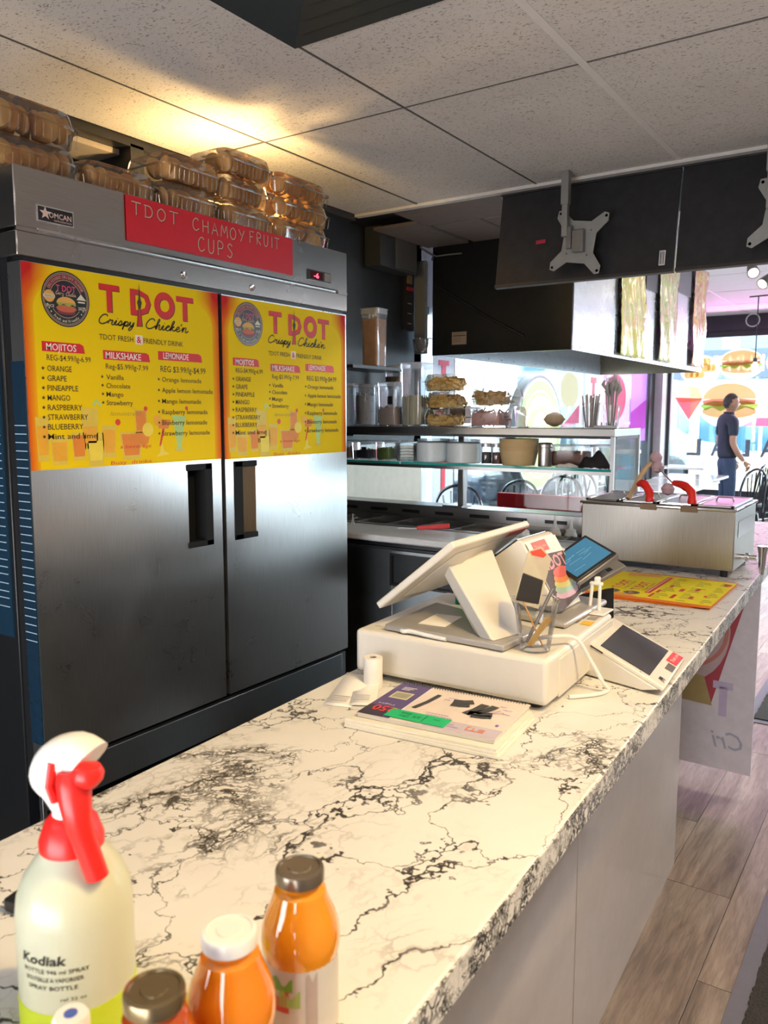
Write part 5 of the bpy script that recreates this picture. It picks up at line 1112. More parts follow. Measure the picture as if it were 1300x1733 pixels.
tag(MB().tube(smooth_pts([(-.80, 1.245, DZ_ + .006), (-.79, 1.236, DZ_ + .006), (-.775, 1.240, DZ_ + .008), (-.74, 1.238, DZ_ + .006), (-.70, 1.238, DZ_ + .005)], 4), .004, 8).build('white_cable', WHITEP), 'short white cable end poking from under till base', 'cable')

# customer display with painted paper
cdp = thing('customer_display', 'cream customer display wedge with colourful T.DOT paper taped on it', 'display', (-.62, 1.56, PZ))
pr = [(.030, .030), (-.045, .152), (-.055, .155), (-.145, .085), (-.138, .075), (-.04, .02)]
M = Matrix(((1, 0, 0, 0), (0, 0, -1, .075), (0, 1, 0, 0), (0, 0, 0, 1)))
MB().prism(pr, 0, .155, 0, M).build('housing', CREAMP, cdp, bev=.003)
MB().hexa([(-.09, -.10, 0), (.068, -.125, 0), (.068, .115, 0), (-.09, .13, 0), (-.09, -.10, .012), (.068, -.125, .012), (.068, .115, .012), (-.09, .13, .012)]).build('base_plate', flat((.50, .48, .46), .3, .4), cdp, bev=.006, seg=3)
MB().hexa([(-.02, -.06, .012), (.03, -.06, .012), (.03, .06, .012), (-.02, .06, .012), (-.05, -.06, .06), (.01, -.06, .06), (.01, .06, .06), (-.05, .06, .06)]).build('foot', CREAMP, cdp, bev=.004)
u_ = Vector((0, 1, 0)); v_ = Vector((-.075, 0, .122)).normalized(); P0 = Vector((.0325, -.076, .0305))
Mx = Matrix(((u_.x, v_.x, 0, P0.x), (u_.y, v_.y, 0, P0.y), (u_.z, v_.z, 0, P0.z), (0, 0, 0, 1))); nn = u_.cross(v_)
Mx[0][2], Mx[1][2], Mx[2][2] = nn.x, nn.y, nn.z
ap = MB(Mx); ap.box(.0, .150, .0, .138, .0002, .0008, 0).poly([(.0, .0), (.012, -.012), (.13, .004), (.148, .10), (.004, .108)], .0012, 1)
ap.text('T.DOT', .010, .072, .026, .128, 2, .0016, .03); ap.box(.02, .09, .112, .136, .0010, .0014, 5)
for i in range(5): ap.poly([(.02 + .004 * i + .012 * math.cos(R(a)) * (5 - i * .4) + .05, .012 + i * .0105 + .012 * math.sin(R(a)) + .006) for a in range(0, 360, 30)], .0015 + i * .0001, (3, 4, 6, 7, 5)[i])
ap.build('painted_paper', [flat((.80, .78, .74), .5), flat((.10, .07, .07), .6), flat((.72, .35, .42), .6), flat((.62, .42, .58), .6), flat((.35, .55, .48), .6), flat((.75, .16, .14), .6), flat((.62, .60, .25), .6), flat((.78, .30, .12), .6)], cdp, smooth=False)
MB(Mx).text('Thank you', .026, .120, .008, .055, 0, .0018).build('lettering', flat((.8, .6, .55), .5), cdp)
t_ = MB().hexa([(-.055, -.0, .158), (-.143, .0, .089), (-.143, .0, .089), (-.055, 0, .158), (-.055, .06, .160), (-.143, .06, .091), (-.145, .06, .094), (-.057, .06, .163)])
MB(plane((-.144, -.072, .088), (0, 1, 0), (.09, 0, .07))).box(.003, .15, .003, .105, -.002, -.0005).build('rear_screen', BLACKG, cdp)

# plastic cup of swabs
cup = thing('plastic_cup', 'clear plastic cup of sticks on the front edge of cash drawer', 'cup', (-.548, 1.282, DZ_ + .0005))
MB().opened([(.024, 0), (.026, .001), (.0385, .088), (.041, .089), (.041, .091), (.039, .091)], 32).build('wall', CUPCLEAR, cup)
m_ = MB(); [m_.ring(0, 0, r_ * .98, r_, z_, 0, 32) for r_, z_ in ((.0265, .012), (.036, .076), (.0375, .082), (.025, .004))]; m_.build('rings', CUPCLEAR, cup)
WOODM = flat((.50, .24, .06), .5)
tag(MB().tube([(-.535, 1.285, DZ_ + .008), (-.566, 1.270, DZ_ + .085)], .0014, 6).build('wooden_skewer', WOODM), 'thin wooden skewer leaning left inside plastic cup', 'skewer')
tag(MB().tube([(-.565, 1.285, DZ_ + .010), (-.522, 1.292, DZ_ + .11)], .0032, 8).build('grey_marker', flat((.22, .21, .20), .35, .4)), 'slim grey metal pen leaning right inside plastic cup', 'pen')
for k in range(3): tag(MB().tube(smooth_pts([(-.556 + k * .004, 1.270, DZ_ + .010), (-.545 + k * .003, 1.28, DZ_ + .032), (-.530 + k * .004, 1.29 + k * .003, DZ_ + .058)], 3), .0026, 6).build('tan_wrapper', flat((.60, .36, .10), .6)), 'crinkled tan paper twist in the plastic cup', 'wrapper', 'tan twists in the plastic cup')
pk = bpy.data.objects.new('straw_packet', None); COL.objects.link(pk); pk.matrix_world = plane((-.581, 1.262, 1.168), (.82, .5, -.25), (-.25, -.05, .95)) ; tag(pk, 'small clear sachet of black tea standing up in the plastic cup', 'sachet')
MB().prism([(.0, 0), (.045, -.002), (.044, .088), (.022, .104), (.002, .09)], -.001, .001).build('packet', glassy('sachet', (.9, .85, .75), .05, .5, (.75, .68, .5), .2), pk)
MB().prism([(.003, .003), (.043, .006), (.040, .048), (.003, .052)], -.003, .003).build('black_filling', flat((.015, .012, .01), .5), pk, bev=.0015)
MB().poly([(.005, .090), (.022, .100), (.034, .092), (.030, .086), (.01, .085)], .0014).build('red_mark', flat((.75, .06, .03), .5), pk)

# tablet on a white stand
tb = thing('tablet_stand', 'white stand with clamp arms behind the customer display', 'stand', (-.555, 1.60, DZ_ + .001))
MB().box(-.03, .03, -.03, .035, 0, .004).build('foot_plate', WHITEP, tb, bev=.002)
for s_ in (-1, 1): MB().tube(smooth_pts([(s_ * .010, .0, .004), (s_ * .009, .004, .03), (s_ * .008, .008, .062)], 4), .0036, 8).build('leg', WHITEP, tb)
MB().box(-.014, .014, .004, .014, .054, .062).box(-.006, .006, .008, .020, .058, .072).build('arm', WHITEP, tb, bev=.003)
TM = plane((-.665, 1.70, 1.108), (.86, .42, .40) if 0 else (.115, .12, .062), (-.075, .03, .06))
tt = bpy.data.objects.new('tablet', None); COL.objects.link(tt)
# corners measured on the tablet plane
p00 = Vector((-.584, 1.575, 1.150)); p10 = Vector((-.531, 1.658, 1.201)); p01 = Vector((-.657, 1.622, 1.184)); p11 = p10 + (p01 - p00)
u_ = (p10 - p00); v_ = (p01 - p00); W_, H_ = u_.length, v_.length
tt.matrix_world = plane(p00, u_, v_); tag(tt, 'small black tablet with a blue screen held on the white stand', 'tablet')
MB().box(0, W_, 0, H_, -.008, 0).build('body', BLACKP, tt, bev=.002)
MB().box(.007, W_ - .007, .008, H_ - .008, 0, .0006).build('screen', flat((.02, .07, .12), .12, emit=(.05, .20, .34), es=.55), tt)
q = MB(); 
for k in range(9): a0_, b0_ = random.uniform(.01, W_ * .6), random.uniform(.012, H_ - .02); q.stroke([(a0_, b0_), (a0_ + random.uniform(.01, .04), b0_ + random.uniform(-.004, .006))], .0008, .0008)
q.build('screen_marks', flat((.1, .2, .28), .3, emit=(.25, .45, .6), es=.5), tt)
MB().box(-.0, W_, -.006, -.001, -.012, -.001).build('side_edge', flat((.35, .34, .33), .3, .7), tt, bev=.001)
MB().box(-.008, .012, H_ * .55, H_ * .82, -.014, .003).box(W_ * .2, W_ * .45, H_ - .004, H_ + .008, -.016, .003).build('clamp', WHITEP, tt, bev=.002)
s2 = bpy.data.objects.new('handheld_scanner', None); COL.objects.link(s2); s2.matrix_world = plane(p00 + Vector((-.01, .03, -.03)), u_ + Vector((.02, .02, .0)), v_); tag(s2, 'grey flat device clipped under the tablet', 'device')
MB().box(-.01, W_ + .02, .0, .03, -.012, -.002).build('body', flat((.22, .22, .22), .35, .4), s2, bev=.003); MB().box(W_ * .8, W_ * .8 + .012, .008, .018, -.002, -.001).build('button', BLACKP, s2)
tag(MB().tube(smooth_pts([(-.70, 1.70, 1.095), (-.695, 1.69, 1.15), (-.675, 1.68, 1.19), (-.655, 1.675, 1.192), (-.64, 1.67, 1.19)], 5), .003, 8).build('black_cable', BLACKP), 'black cable looping from behind the tablet', 'cable')
s3 = thing('dark_phone', 'dark phone leaning behind the base of the customer display', 'phone', (-.62, 1.77, CT + .0005), R(20)); MB().hexa([(-.06, 0, 0), (.05, 0, 0), (.05, .006, 0), (-.06, .006, 0), (-.06, .08, .06), (.05, .08, .09), (.05, .086, .09), (-.06, .086, .06)]).build('body', BLACKG, s3)

# payment terminal
pt = thing('payment_terminal', 'white wedge payment terminal with dark screen at the counter edge', 'card terminal', (-.45, 1.55, CT))
hl, hr, lr, ll = (-.073, -.083, .070), (-.088, .120, .070), (.060, .105, .024), (.088, -.125, .018)
base = [(-.078, -.083, .002), (.045, -.115, .002), (.03, .10, .002), (-.09, .115, .002)]
vs = base + [ll and hl, (ll[0], ll[1], ll[2]), lr, hr]
MB().hexa([base[0], base[1], base[2], base[3], (hl[0], hl[1], hl[2] - .008), (ll[0] - .01, ll[1], ll[2] - .006), (lr[0] - .01, lr[1], lr[2] - .006), (hr[0], hr[1], hr[2] - .008)]).build('base', CREAMP, pt, bev=.003)
o0 = Vector(hl); u_ = Vector(ll) - o0; v_ = Vector(hr) - o0; nn = u_.cross(v_).normalized()
PM = Matrix(((u_.x, v_.x, nn.x, o0.x), (u_.y, v_.y, nn.y, o0.y), (u_.z, v_.z, nn.z, o0.z), (0, 0, 0, 1)))   # s, t in 0..1 across the face
MB(PM).prism([(0, 0), (1, 0), (1.0, 1), (0, 1)], -.009, 0).build('face_plate', CREAMP, pt, bev=.003)
MB(PM).prism([(.17, .07), (.80, .07), (.80, .93), (.17, .93)], .0002, .0012).build('screen', flat((.04, .035, .04), .08), pt)
MB(PM).prism([(.84, .66), (.97, .66), (.985, .97), (.85, .97)], .0004, .0012).build('red_sticker', flat((.78, .03, .03), .4), pt)
T90 = Matrix.Translation((.925, .69, 0)) @ Matrix.Diagonal((1 / u_.length, 1 / v_.length, 1, 1)) @ Matrix.Rotation(R(90), 4, 'Z')
MB(PM).text('Thank you', 0, 0, .008, .052, 0, .0016, .004, M=T90).build('lettering', flat((.85, .7, .66), .5), pt)
MB(PM).prism([(.88, .44), (.975, .44), (.975, .62), (.88, .62)], -.001, .0008).build('card_reader', flat((.16, .14, .12), .2, .2), pt)
T90 = Matrix.Translation((.955, .10, 0)) @ Matrix.Diagonal((1 / u_.length, 1 / v_.length, 1, 1)) @ Matrix.Rotation(R(90), 4, 'Z')
q = MB(PM); q.text('pay', 0, 0, .007, .02, 0, .0006, M=T90); q.box(.89, .93, .12, .19, .0002, .0006); q.build('print', BLACKP, pt)
MB(PM).box(.06, .24, -.004, .001, -.0065, -.004).build('slot', BLACKP, pt); MB(PM).poly(oval(.70, .03, .010, .010, 10), .0004).build('button', BLACKP, pt)
tag(MB().tube(smooth_pts([(-.56, 1.30, DZ_ + .012), (-.53, 1.31, DZ_ + .02), (-.50, 1.35, DZ_ + .012), (-.48, 1.375, 1.05), (-.462, 1.39, 1.01), (-.455, 1.40, CT + .004), (-.462, 1.37, CT + .004), (-.485, 1.34, CT + .004), (-.50, 1.325, CT + .004)], 5), .0036, 8).build('white_cable', WHITEP), 'white cable looping from the cup over the drawer edge', 'cable')

# receipt roll, receipts, notebook
rl = thing('receipt_roll', 'white thermal paper roll standing left of the cash drawer', 'paper roll', (-.822, 1.183, CT)); MB().lathe([(.017, 0), (.0175, .001), (.0175, .0565), (.017, .0575), (.007, .0575), (.007, .05), (0, .05)], 28).build('paper', PAPER, rl); MB().lathe([(.0065, .0560), (0, .0562)], 18).build('core', BLACKP, rl)
for k, (x, y, rz, w_, h_, lb) in enumerate(((-.842, 1.06, 18, .05, .13, 'curled receipt at the left of the notebook'), (-.80, 1.08, 30, .045, .11, 'printed receipt between paper roll and notebook'))):
    t = thing('receipt', lb, 'receipt', (x, y, CT + .0008 + k * .002), R(rz)); m_ = MB(); n = 10; vs = []; fs = []
    for i in range(n + 1): v = i / n; vs += [(0, v * h_, .016 * v * v * (k == 0) + .004 * math.sin(v * 3)), (w_, v * h_, .012 * v * v + .003 * math.sin(v * 3))]
    for i in range(n): fs.append((2 * i, 2 * i + 1, 2 * i + 3, 2 * i + 2))
    o = m_.add(vs, fs).build('sheet', PAPER, t); s_ = o.modifiers.new('s', 'SOLIDIFY'); s_.thickness = .0005
    q = MB()
    for i in range(4): q.box(.006, w_ - .012, .012 + i * .008, .0135 + i * .008, .0046, .0049)
    q.build('print', flat((.45, .45, .45), .6), t)
nbp = bpy.data.objects.new('paper_stack', None); COL.objects.link(nbp); nbp.matrix_world = Matrix.Translation((-.752, 1.0, CT + .0005)) @ Matrix.Rotation(R(5.5), 4, 'Z'); tag(nbp, 'loose stack of white paper under the purple notebook', 'papers')
for k in range(3): MB().hexa([(.0 - k * .001, .003 * k, k * .0041), (.262 - k * .003, .003 * k, k * .0041), (.262 - k * .004, .175 + k * .002, k * .0041), (.02, .18, k * .0041), (.0 - k * .001, .004 * k, k * .0041 + .0038), (.262 - k * .003, .003 * k, k * .0041 + .0038), (.262 - k * .004, .175 + k * .002, k * .0041 + .0038), (.02, .18, k * .0041 + .0038)]).build('sheet_bundle', flat((.80 - .02 * k, .77 - .02 * k, .68 - .02 * k), .8), nbp)
nb = bpy.data.objects.new('notebook', None); COL.objects.link(nb); nb.matrix_world = Matrix.Translation((-.742, 1.022, CT + .0130)) @ Matrix.Rotation(R(5.5), 4, 'Z'); tag(nb, 'worn spiral notebook with purple cover corner and green sticky strip', 'notebook')
MB().box(0, .235, 0, .165, 0, .006).build('pages', flat((.74, .70, .62), .9), nb, bev=.001)
MB().box(-.001, .237, -.001, .166, .006, .0072).build('cover', flat((.76, .66, .60), .55), nb)
cv = MB(Matrix.Translation((0, 0, .0075)))
cv.poly([(0, .0), (.058, 0), (.058, .165), (.0, .165)], 0, 0).poly([(.058, 0), (.061, 0), (.061, .165), (.058, .165)], .0001, 5)
cv.box(.0, .045, .0, .045, .0002, .0003, 6); cv.box(.115, .236, .0, .036, .0, .0002, 7)
cv.box(.012, .046, .085, .118, .0002, .0005, 8)
for k in range(8): cv.box(.016 + k * .0035, .0175 + k * .0035, .09, .113, .0005, .0006, 2)
R90 = Matrix.Rotation(R(180), 4, 'Z')
cv.text('250', 0, 0, .022, .040, 4, .0008, .02, M=Matrix.Translation((.052, .044, 0)) @ Matrix.Rotation(R(180), 4, 'Z'))
cv.text('Pages', 0, 0, .005, .03, 5, .0008, M=Matrix.Translation((.040, .056, 0)) @ R90)
for k in range(3): cv.box(.014, .03 + .004 * k, .130 + k * .006, .1325 + k * .006, .0002, .0004, 5)
def scr(a, b, w_, m_):
    w_ *= 1.45; cv.stroke([a, ((a[0] + b[0]) / 2 + .002, (a[1] + b[1]) / 2 - .002), b], w_, .0006, m_)
scr((.072, .060), (.086, .135), .006, 2); scr((.118, .118), (.150, .130), .013, 2); scr((.120, .104), (.150, .112), .010, 2); scr((.158, .075), (.172, .128), .011, 2); scr((.172, .085), (.190, .128), .010, 2); scr((.160, .082), (.198, .090), .012, 2); scr((.168, .072), (.200, .08), .009, 2)
for (x_, y_, w__) in ((.10, .118, .012), (.105, .128, .014), (.098, .050, .04), (.102, .042, .045), (.196, .13, .012), (.205, .118, .016), (.21, .10, .014), (.14, .02, .02), (.15, .012, .02)): cv.text('mvrwn', x_, y_, .005, w__, 3, .0006, .002, .3)
cv.text('ETJ', 0, 0, .012, .03, 9, .0008, .01, M=Matrix.Translation((.212, .024, 0)) @ R90)
cv.stroke([(.193, .094), (.203, .112), (.212, .105), (.2, .098), (.193, .094)], .001, .0006, 3)
cv.box(.218, .223, .048, .055, .0005, .0006, 3)
cv.build('cover_print', [flat((.10, .07, .22), .5), flat((.02, .5, .2), .5), BLACKP, flat((.25, .12, .50), .5), flat((.75, .04, .05), .5), flat((.8, .75, .75), .5), flat((.04, .03, .06), .5), flat((.55, .48, .56), .5), flat((.62, .58, .38), .5), flat((.75, .2, .05), .5)], nb, smooth=False)
t_ = MB(Matrix.Translation((.151, .038, .0085)) @ Matrix.Rotation(R(179), 4, 'Z')); t_.box(0, .105, 0, .034, 0, .0006, 0)
t_.text('Uber', .066, .020, .008, .018, 1, .001, .004, .2).text('Eats', .066, .008, .008, .018, 1, .001, .004, .2).text('25', .046, .014, .009, .014, 1, .001); t_.box(.04, .041, .004, .03, .0006, .0008, 1).text('no.', .015, .012, .007, .012, 1, .001)
t_.build('sticky_strip', [flat((.0, .50, .18), .5), flat((.01, .08, .04), .6)], nb)
sp = MB()
for k in range(46): 
    x_ = .004 + k * .005; sp.tube([(x_, .160, .0075), (x_, .166, .0105), (x_, .170, .006), (x_, .168, .001)], .0006, 4)
tag(sp.build('spiral_binding', flat((.12, .12, .13), .3, .6), nb), kind='stuff')

# ------------------------------------------------------------------ foreground bottles
LIQ = flat((.62, .60, .46), .4)
sp_ = thing('spray_bottle', 'translucent spray bottle with red trigger and Kodiak lettering', 'spray bottle', (-.556, .372, CT + .0005), R(33)); sp_.scale = (1.07, 1.07, .9)
sbm, nt, b = newmat('spray_plastic'); b.inputs['Base Color'].default_value = (.58, .60, .44, 1); b.inputs['Roughness'].default_value = .35
b.inputs['Subsurface Weight'].default_value = .35; b.inputs['Subsurface Radius'].default_value = (.02, .02, .012); b.inputs['Coat Weight'].default_value = .25
MB().lathe([(.036, 0), (.041, .004), (.0425, .012), (.0425, .115), (.041, .130), (.036, .146), (.028, .160), (.0225, .168), (.0215, .176)], 40).build('bottle', sbm, sp_)
MB().lathe([(.0428, .004), (.0430, .006), (.0430, .040), (.0428, .042)], 40).build('label_band', flat((.50, .62, .02), .35), sp_)
MB().lathe([(.022, .168), (.0235, .170), (.0235, .178), (.019, .194), (.0145, .200), (.013, .201)], 32).build('collar', RED, sp_)
# local +X is camera-right, +Y away
MB().lathe([(.0135, .199), (.0125, .206), (.0115, .214), (.0115, .222)], 24).build('neck', WHITEP, sp_)
SW = flat((.78, .77, .72), .3)
MB().tube(smooth_pts([(-.002, .002, .205), (-.006, .002, .222), (-.010, .000, .238), (-.004, -.001, .251), (.008, -.003, .257), (.018, -.006, .252)], 4), [.0120 + .0065 * min(1, i / 7) for i in range(21)], 16).build('head', SW, sp_)
MB().tube(smooth_pts([(.010, -.016, .248), (.012, -.020, .233), (.015, -.024, .214), (.018, -.023, .192), (.027, -.022, .155)], 4), [.0105, .0112, .012, .0122, .012, .0118, .0115, .011, .0105, .010, .0098, .0095, .009, .0088, .0085, .0083, .0082][:17], 16).build('trigger', RED, sp_)
MB().lathe([(0, -.0115), (.006, -.010), (.0105, -.004), (.0115, .002), (.009, .008), (0, .011)], 20, 0, Matrix.Translation((.0225, -.020, .2465))).build('nozzle', RED, sp_)
MB().tube([(-.004, -.018, .256), (-.006, -.020, .236), (-.002, -.020, .222)], .0035, 8).build('trigger_spur', RED, sp_)
def wrap_text(mb, s, r, z, h, w_, a0, mat=0, bold=.0, shear=0.):
    vs, fs = textgeo(s, bold, shear); x0 = min(v[0] for v in vs); x1 = max(v[0] for v in vs); sx = w_ / (x1 - x0); sy = h / .7
    mb.add([(r * math.sin(a0 + (v[0] - x0) * sx / r), -r * math.cos(a0 + (v[0] - x0) * sx / r), z + v[1] * sy) for v in vs], fs, mat)
q = MB(); wrap_text(q, 'Kodiak', .0428, .088, .0085, .036, -.62, 0, .025, .12)
for k, s_ in enumerate(('BOTTLE 946 ml SPRAY', 'BOUTEILLE A VAPORISER', 'SPRAY BOTTLE')): wrap_text(q, s_, .0428, .080 - k * .0075, .0038, .050 - .006 * k, -.58 + k * .04, 0, .006)
wrap_text(q, 'ref 32 oz', .0428, .062 - .007, .003, .018, .1)
q.build('lettering', BLACKP, sp_)

def juice(label, x, y, k, body, capc, capmetal, seed=0, rz=0.):
    t = thing('juice_bottle', label, 'bottle', (x, y, CT + .0005), rz)
    m, nt, b = newmat('juice'); b.inputs['Base Color'].default_value = (*body, 1); b.inputs['Roughness'].default_value = .06; b.inputs['Coat Weight'].default_value = 1; b.inputs['Subsurface Weight'].default_value = .25; b.inputs['Subsurface Radius'].default_value = (.02, .008, .002)
    pr = [(.026, 0), (.030, .004), (.0305, .010), (.0305, .074), (.0320, .080), (.0326, .088), (.0315, .098), (.0280, .109), (.0245, .117), (.0225, .123), (.0210, .128), (.0165, .131), (.0165, .136)]
    MB().lathe([(r * k, z * k) for r, z in pr], 40).build('glass_body', m, t)
    c = [(.0190, .1355), (.0200, .1362), (.0202, .1440), (.0194, .1462), (.0165, .1470), (.0158, .1460), (.0095, .1460), (.009, .1467), (0, .1467)]
    MB().lathe([(r * k, z * k) for r, z in c], 36).build('cap', flat(capc, .25, capmetal), t)
    return t, k
def jlabel(t, k, bg, pic):
    MB().opened([(.0308 * k, .014 * k), (.0308 * k, .076 * k)], 40, cap0=False).build('paper_label', flat(bg, .5), t)
    q = MB()
    def patch(a0, a1, z0, z1, m_): 
        n = 8; vs = []; fs = []
        for i in range(n + 1): a = a0 + (a1 - a0) * i / n; vs += [(.0312 * k * math.sin(a), -.0312 * k * math.cos(a), z0 * k), (.0312 * k * math.sin(a), -.0312 * k * math.cos(a), (z1 + .004 * math.sin(i)) * k)]
        for i in range(n): fs.append((2 * i, 2 * i + 1, 2 * i + 3, 2 * i + 2))
        q.add(vs, fs, m_)
    patch(-.7, -.1, .058, .066, 0); patch(-.9, -.2, .04, .056, 1); patch(-.5, .1, .045, .056, 2); patch(.25, .55, .02, .07, 3)
    q.build('label_print', [flat(c, .5) for c in pic], t)
j1, k_ = juice('rightmost orange juice bottle with metallic brown cap', -.393, .463, .975, (.80, .30, .012), (.24, .20, .15), .7, rz=R(33)); jlabel(j1, k_, (.62, .58, .50), ((.16, .40, .04), (.55, .05, .03), (.35, .5, .12), (.45, .36, .30)))
q = MB(); wrap_text(q, 'BEST BY 26', .0312 * k_, .087 * k_, .003, .016, -.3); q.build('date_print', flat((.35, .14, .02), .5), j1)
j2, k_ = juice('orange juice bottle with white cap in the middle of foreground', -.383, .375, .975, (.78, .24, .008), (.78, .77, .73), 0., rz=R(33))
q = MB(); wrap_text(q, 'EXP 08 27', .0318 * k_, .087 * k_, .003, .018, -.5); q.build('date_print', flat((.45, .14, .02), .5), j2)
j3, k_ = juice('dark orange-red juice bottle with dull gold cap at bottom edge', -.382, .308, .965, (.42, .07, .008), (.26, .20, .11), .8, rz=R(33))
t = thing('small_bottle', 'small bottle with white cap and blue dot before the spray bottle', 'bottle', (-.455, .297, CT + .0005)); k = .66
MB().lathe([(.018, 0), (.020, .004), (.020, .06), (.012, .074), (.010, .080)], 28).build('body', flat((.45, .25, .10), .3), t); MB().lathe([(.0112, .078), (.0122, .080), (.0122, .095), (.0105, .098), (0, .0985)], 28).build('cap', WHITEP, t); MB().lathe([(.0045, .0982), (.0045, .0988), (0, .0988)], 20).build('blue_dot', flat((.05, .12, .45), .4), t)
# red corner thing beside the jar cap, dark lighter on the left edge
tag(MB().box(-.05, .045, -.012, .012, 0, .014).build('black_tongs', BLACKP, loc=(-.700, .440, CT + .0005), rot=(0, 0, R(12)), bev=.003), 'black bar at left edge of the counter beside spray bottle', 'bar')

# ------------------------------------------------------------------ floor mats
def mat_(label, x0, x1, y0, y1):
    t = thing('floor_mat', label, 'floor mat', (x0, y0, 0)); W_, H_ = x1 - x0, y1 - y0
    MB().box(0, W_, 0, H_, 0.0005, .004).build('rubber_border', flat((.13, .125, .14), .5), t)
    m, nt, b = newmat('mat_pile'); v = coords(nt); n = noise(nt, v, 260, 3, .7); L(nt, ramp(nt, n.outputs[0], [(.35, (.018, .016, .012)), (.7, (.075, .065, .05))]), b.inputs['Base Color']); b.inputs['Roughness'].default_value = .95; bump(nt, b, n.outputs[0], .8, .01)
    pts = []; N_ = int(H_ / .012)
    for i in range(N_): pts.append((.045 + random.uniform(-.0035, .0035), .045 + (H_ - .09) * i / N_))
    pts += [(.045, H_ - .045), (W_ - .045, H_ - .045), (W_ - .045, .045)]
    tag(MB().prism(pts, .004, .009).build('pile', m, t, smooth=False), kind='stuff')
mat_('dark pile floor mat along the customer side of the counter', -.333, .85, -.6, 2.75)
mat_('large dark entrance mat farther along the counter', -.68, .9, 4.14, 8.1)

# ------------------------------------------------------------------ dining furniture
CHB = flat((.012, .013, .016), .22, .2, .05, .5, .4)
def make_chair(lb):
    t = thing('bow_back_chair', lb, 'chair', (0, 0, 0), 0, 'black bow-back metal chairs')
    MB().lathe([(.19, .43), (.205, .44), (.205, .46), (.19, .472), (0, .475)], 28).build('seat', flat((.03, .03, .035), .5), t)
    hoop = [(-.19, -.17, .45), (-.195, -.18, .62), (-.185, -.20, .76), (-.14, -.215, .86), (-.07, -.225, .905), (0, -.228, .918), (.07, -.225, .905), (.14, -.215, .86), (.185, -.20, .76), (.195, -.18, .62), (.19, -.17, .45)]
    MB().tube(smooth_pts(hoop, 3), .013, 8).build('back_hoop', CHB, t)
    for k in range(5):
        u = (k - 2) / 2; MB().tube(smooth_pts([(u * .09, -.175, .46), (u * .075, -.19, .62), (u * .115, -.21, .76), (u * .125, -.22, .885 - .05 * u * u)], 3), .0075, 6).build('spindle', CHB, t)
    for sx in (-1, 1):
        for sy in (-1, 1): MB().tube([(sx * .15, sy * .14, .44), (sx * .19, sy * .19, 0.0)], .013, 8).build('leg', CHB, t)
    MB().tube([(-.17, -.165, .2), (.17, -.165, .2)], .008, 6).tube([(-.17, .165, .2), (.17, .165, .2)], .008, 6).build('stretcher', CHB, t)
    return t
chairs = [(-1.68, 9.22, 62, 'nearest black bow-back chair at the right edge beyond the warmer'), (-1.50, 10.75, 70, 'black bow-back chair behind the nearest one at the right edge'), (-1.75, 10.05, 78, 'black bow-back chair tucked in at the right side of far table'),
          (-1.55, 11.6, 80, 'farthest black bow-back chair right of the standing man'), (-3.00, 10.6, -95, 'black bow-back chair by the corner pillar'), (-2.93, 9.4, -80, 'black bow-back chair left of the shiny tables in front of pillar'), (-2.93, 8.45, -85, 'black bow-back chair at the left of the nearest shiny table'),
          (-2.85, 7.6, 200, 'black bow-back chair seen under glass shelf by the side window'), (-2.75, 6.85, 190, 'black bow-back chair behind right half of the red board'), (-2.93, 6.2, 175, 'black bow-back chair behind left half of the red board'), (-3.05, 5.5, 200, 'black bow-back chair left of the red board')]
ch0 = make_chair(chairs[0][3])
for i, (x, y, a, lb) in enumerate(chairs):
    c = ch0 if i == 0 else copy_tree(ch0); c['label'] = lb; c.location = (x, y, 0); c.rotation_euler = (0, 0, R(a))
TT = flat((.62, .60, .58), .10, 0, .05)
def table(label, x, y, w_, d_, rz=0., h=.75):
    t = thing('dining_table', label, 'table', (x, y, 0), R(rz)); MB().box(-w_ / 2, w_ / 2, -d_ / 2, d_ / 2, h - .03, h).build('tabletop', TT, t, bev=.004)
    MB().cyl(0, 0, .02, h - .03, .035).build('pedestal', BLACKP, t); MB().box(-w_ * .3, w_ * .3, -.03, .03, 0, .02).box(-.03, .03, -d_ * .3, d_ * .3, 0, .02).build('base', BLACKP, t)
table('nearest shiny dining table just beyond the food warmer', -2.26, 8.28, .72, .80); table('second shiny dining table behind the nearest one', -2.28, 9.12, .72, .80); table('farthest shiny dining table in the row in front of the man', -2.34, 9.98, .68, .84)
table('small table by the front window left of the man', -2.86, 11.9, .6, .6)
t = thing('red_partition', 'glossy dark red board standing beyond the salad bar glass', 'partition', (-1.96, 4.6, 0))
MB().box(-.275, .95, -.02, .02, .86, 1.0).build('board', flat((.50, .008, .02), .5, 0, .05, .2), t, bev=.003); MB().box(-.25, -.22, -.012, .012, 0, .86).box(.6, .63, -.012, .012, 0, .86).build('post', GREYM, t)
MB().box(-.275, .95, .03, .50, .80, .83).build('ledge', flat((.72, .66, .50), .3), t)
# drink dispenser beyond the glass end panel
t = thing('drink_dispenser', 'clear blue-tinted drink dispenser behind the end of the glass guard', 'dispenser', (-1.95, 6.3, .0))
MB().box(-.075, .075, -.075, .075, .74, .98).build('base', flat((.70, .76, .80), .3), t, bev=.01); MB().box(-.07, .07, -.07, .07, .98, 1.18).build('tank', flat((.06, .45, .62), .12), t, bev=.015); MB().box(-.075, .075, -.075, .075, 1.18, 1.21).build('lid', WHITEP, t, bev=.008)
table('narrow table carrying the blue drink dispenser', -1.95, 6.3, .34, .4, 0, .738)

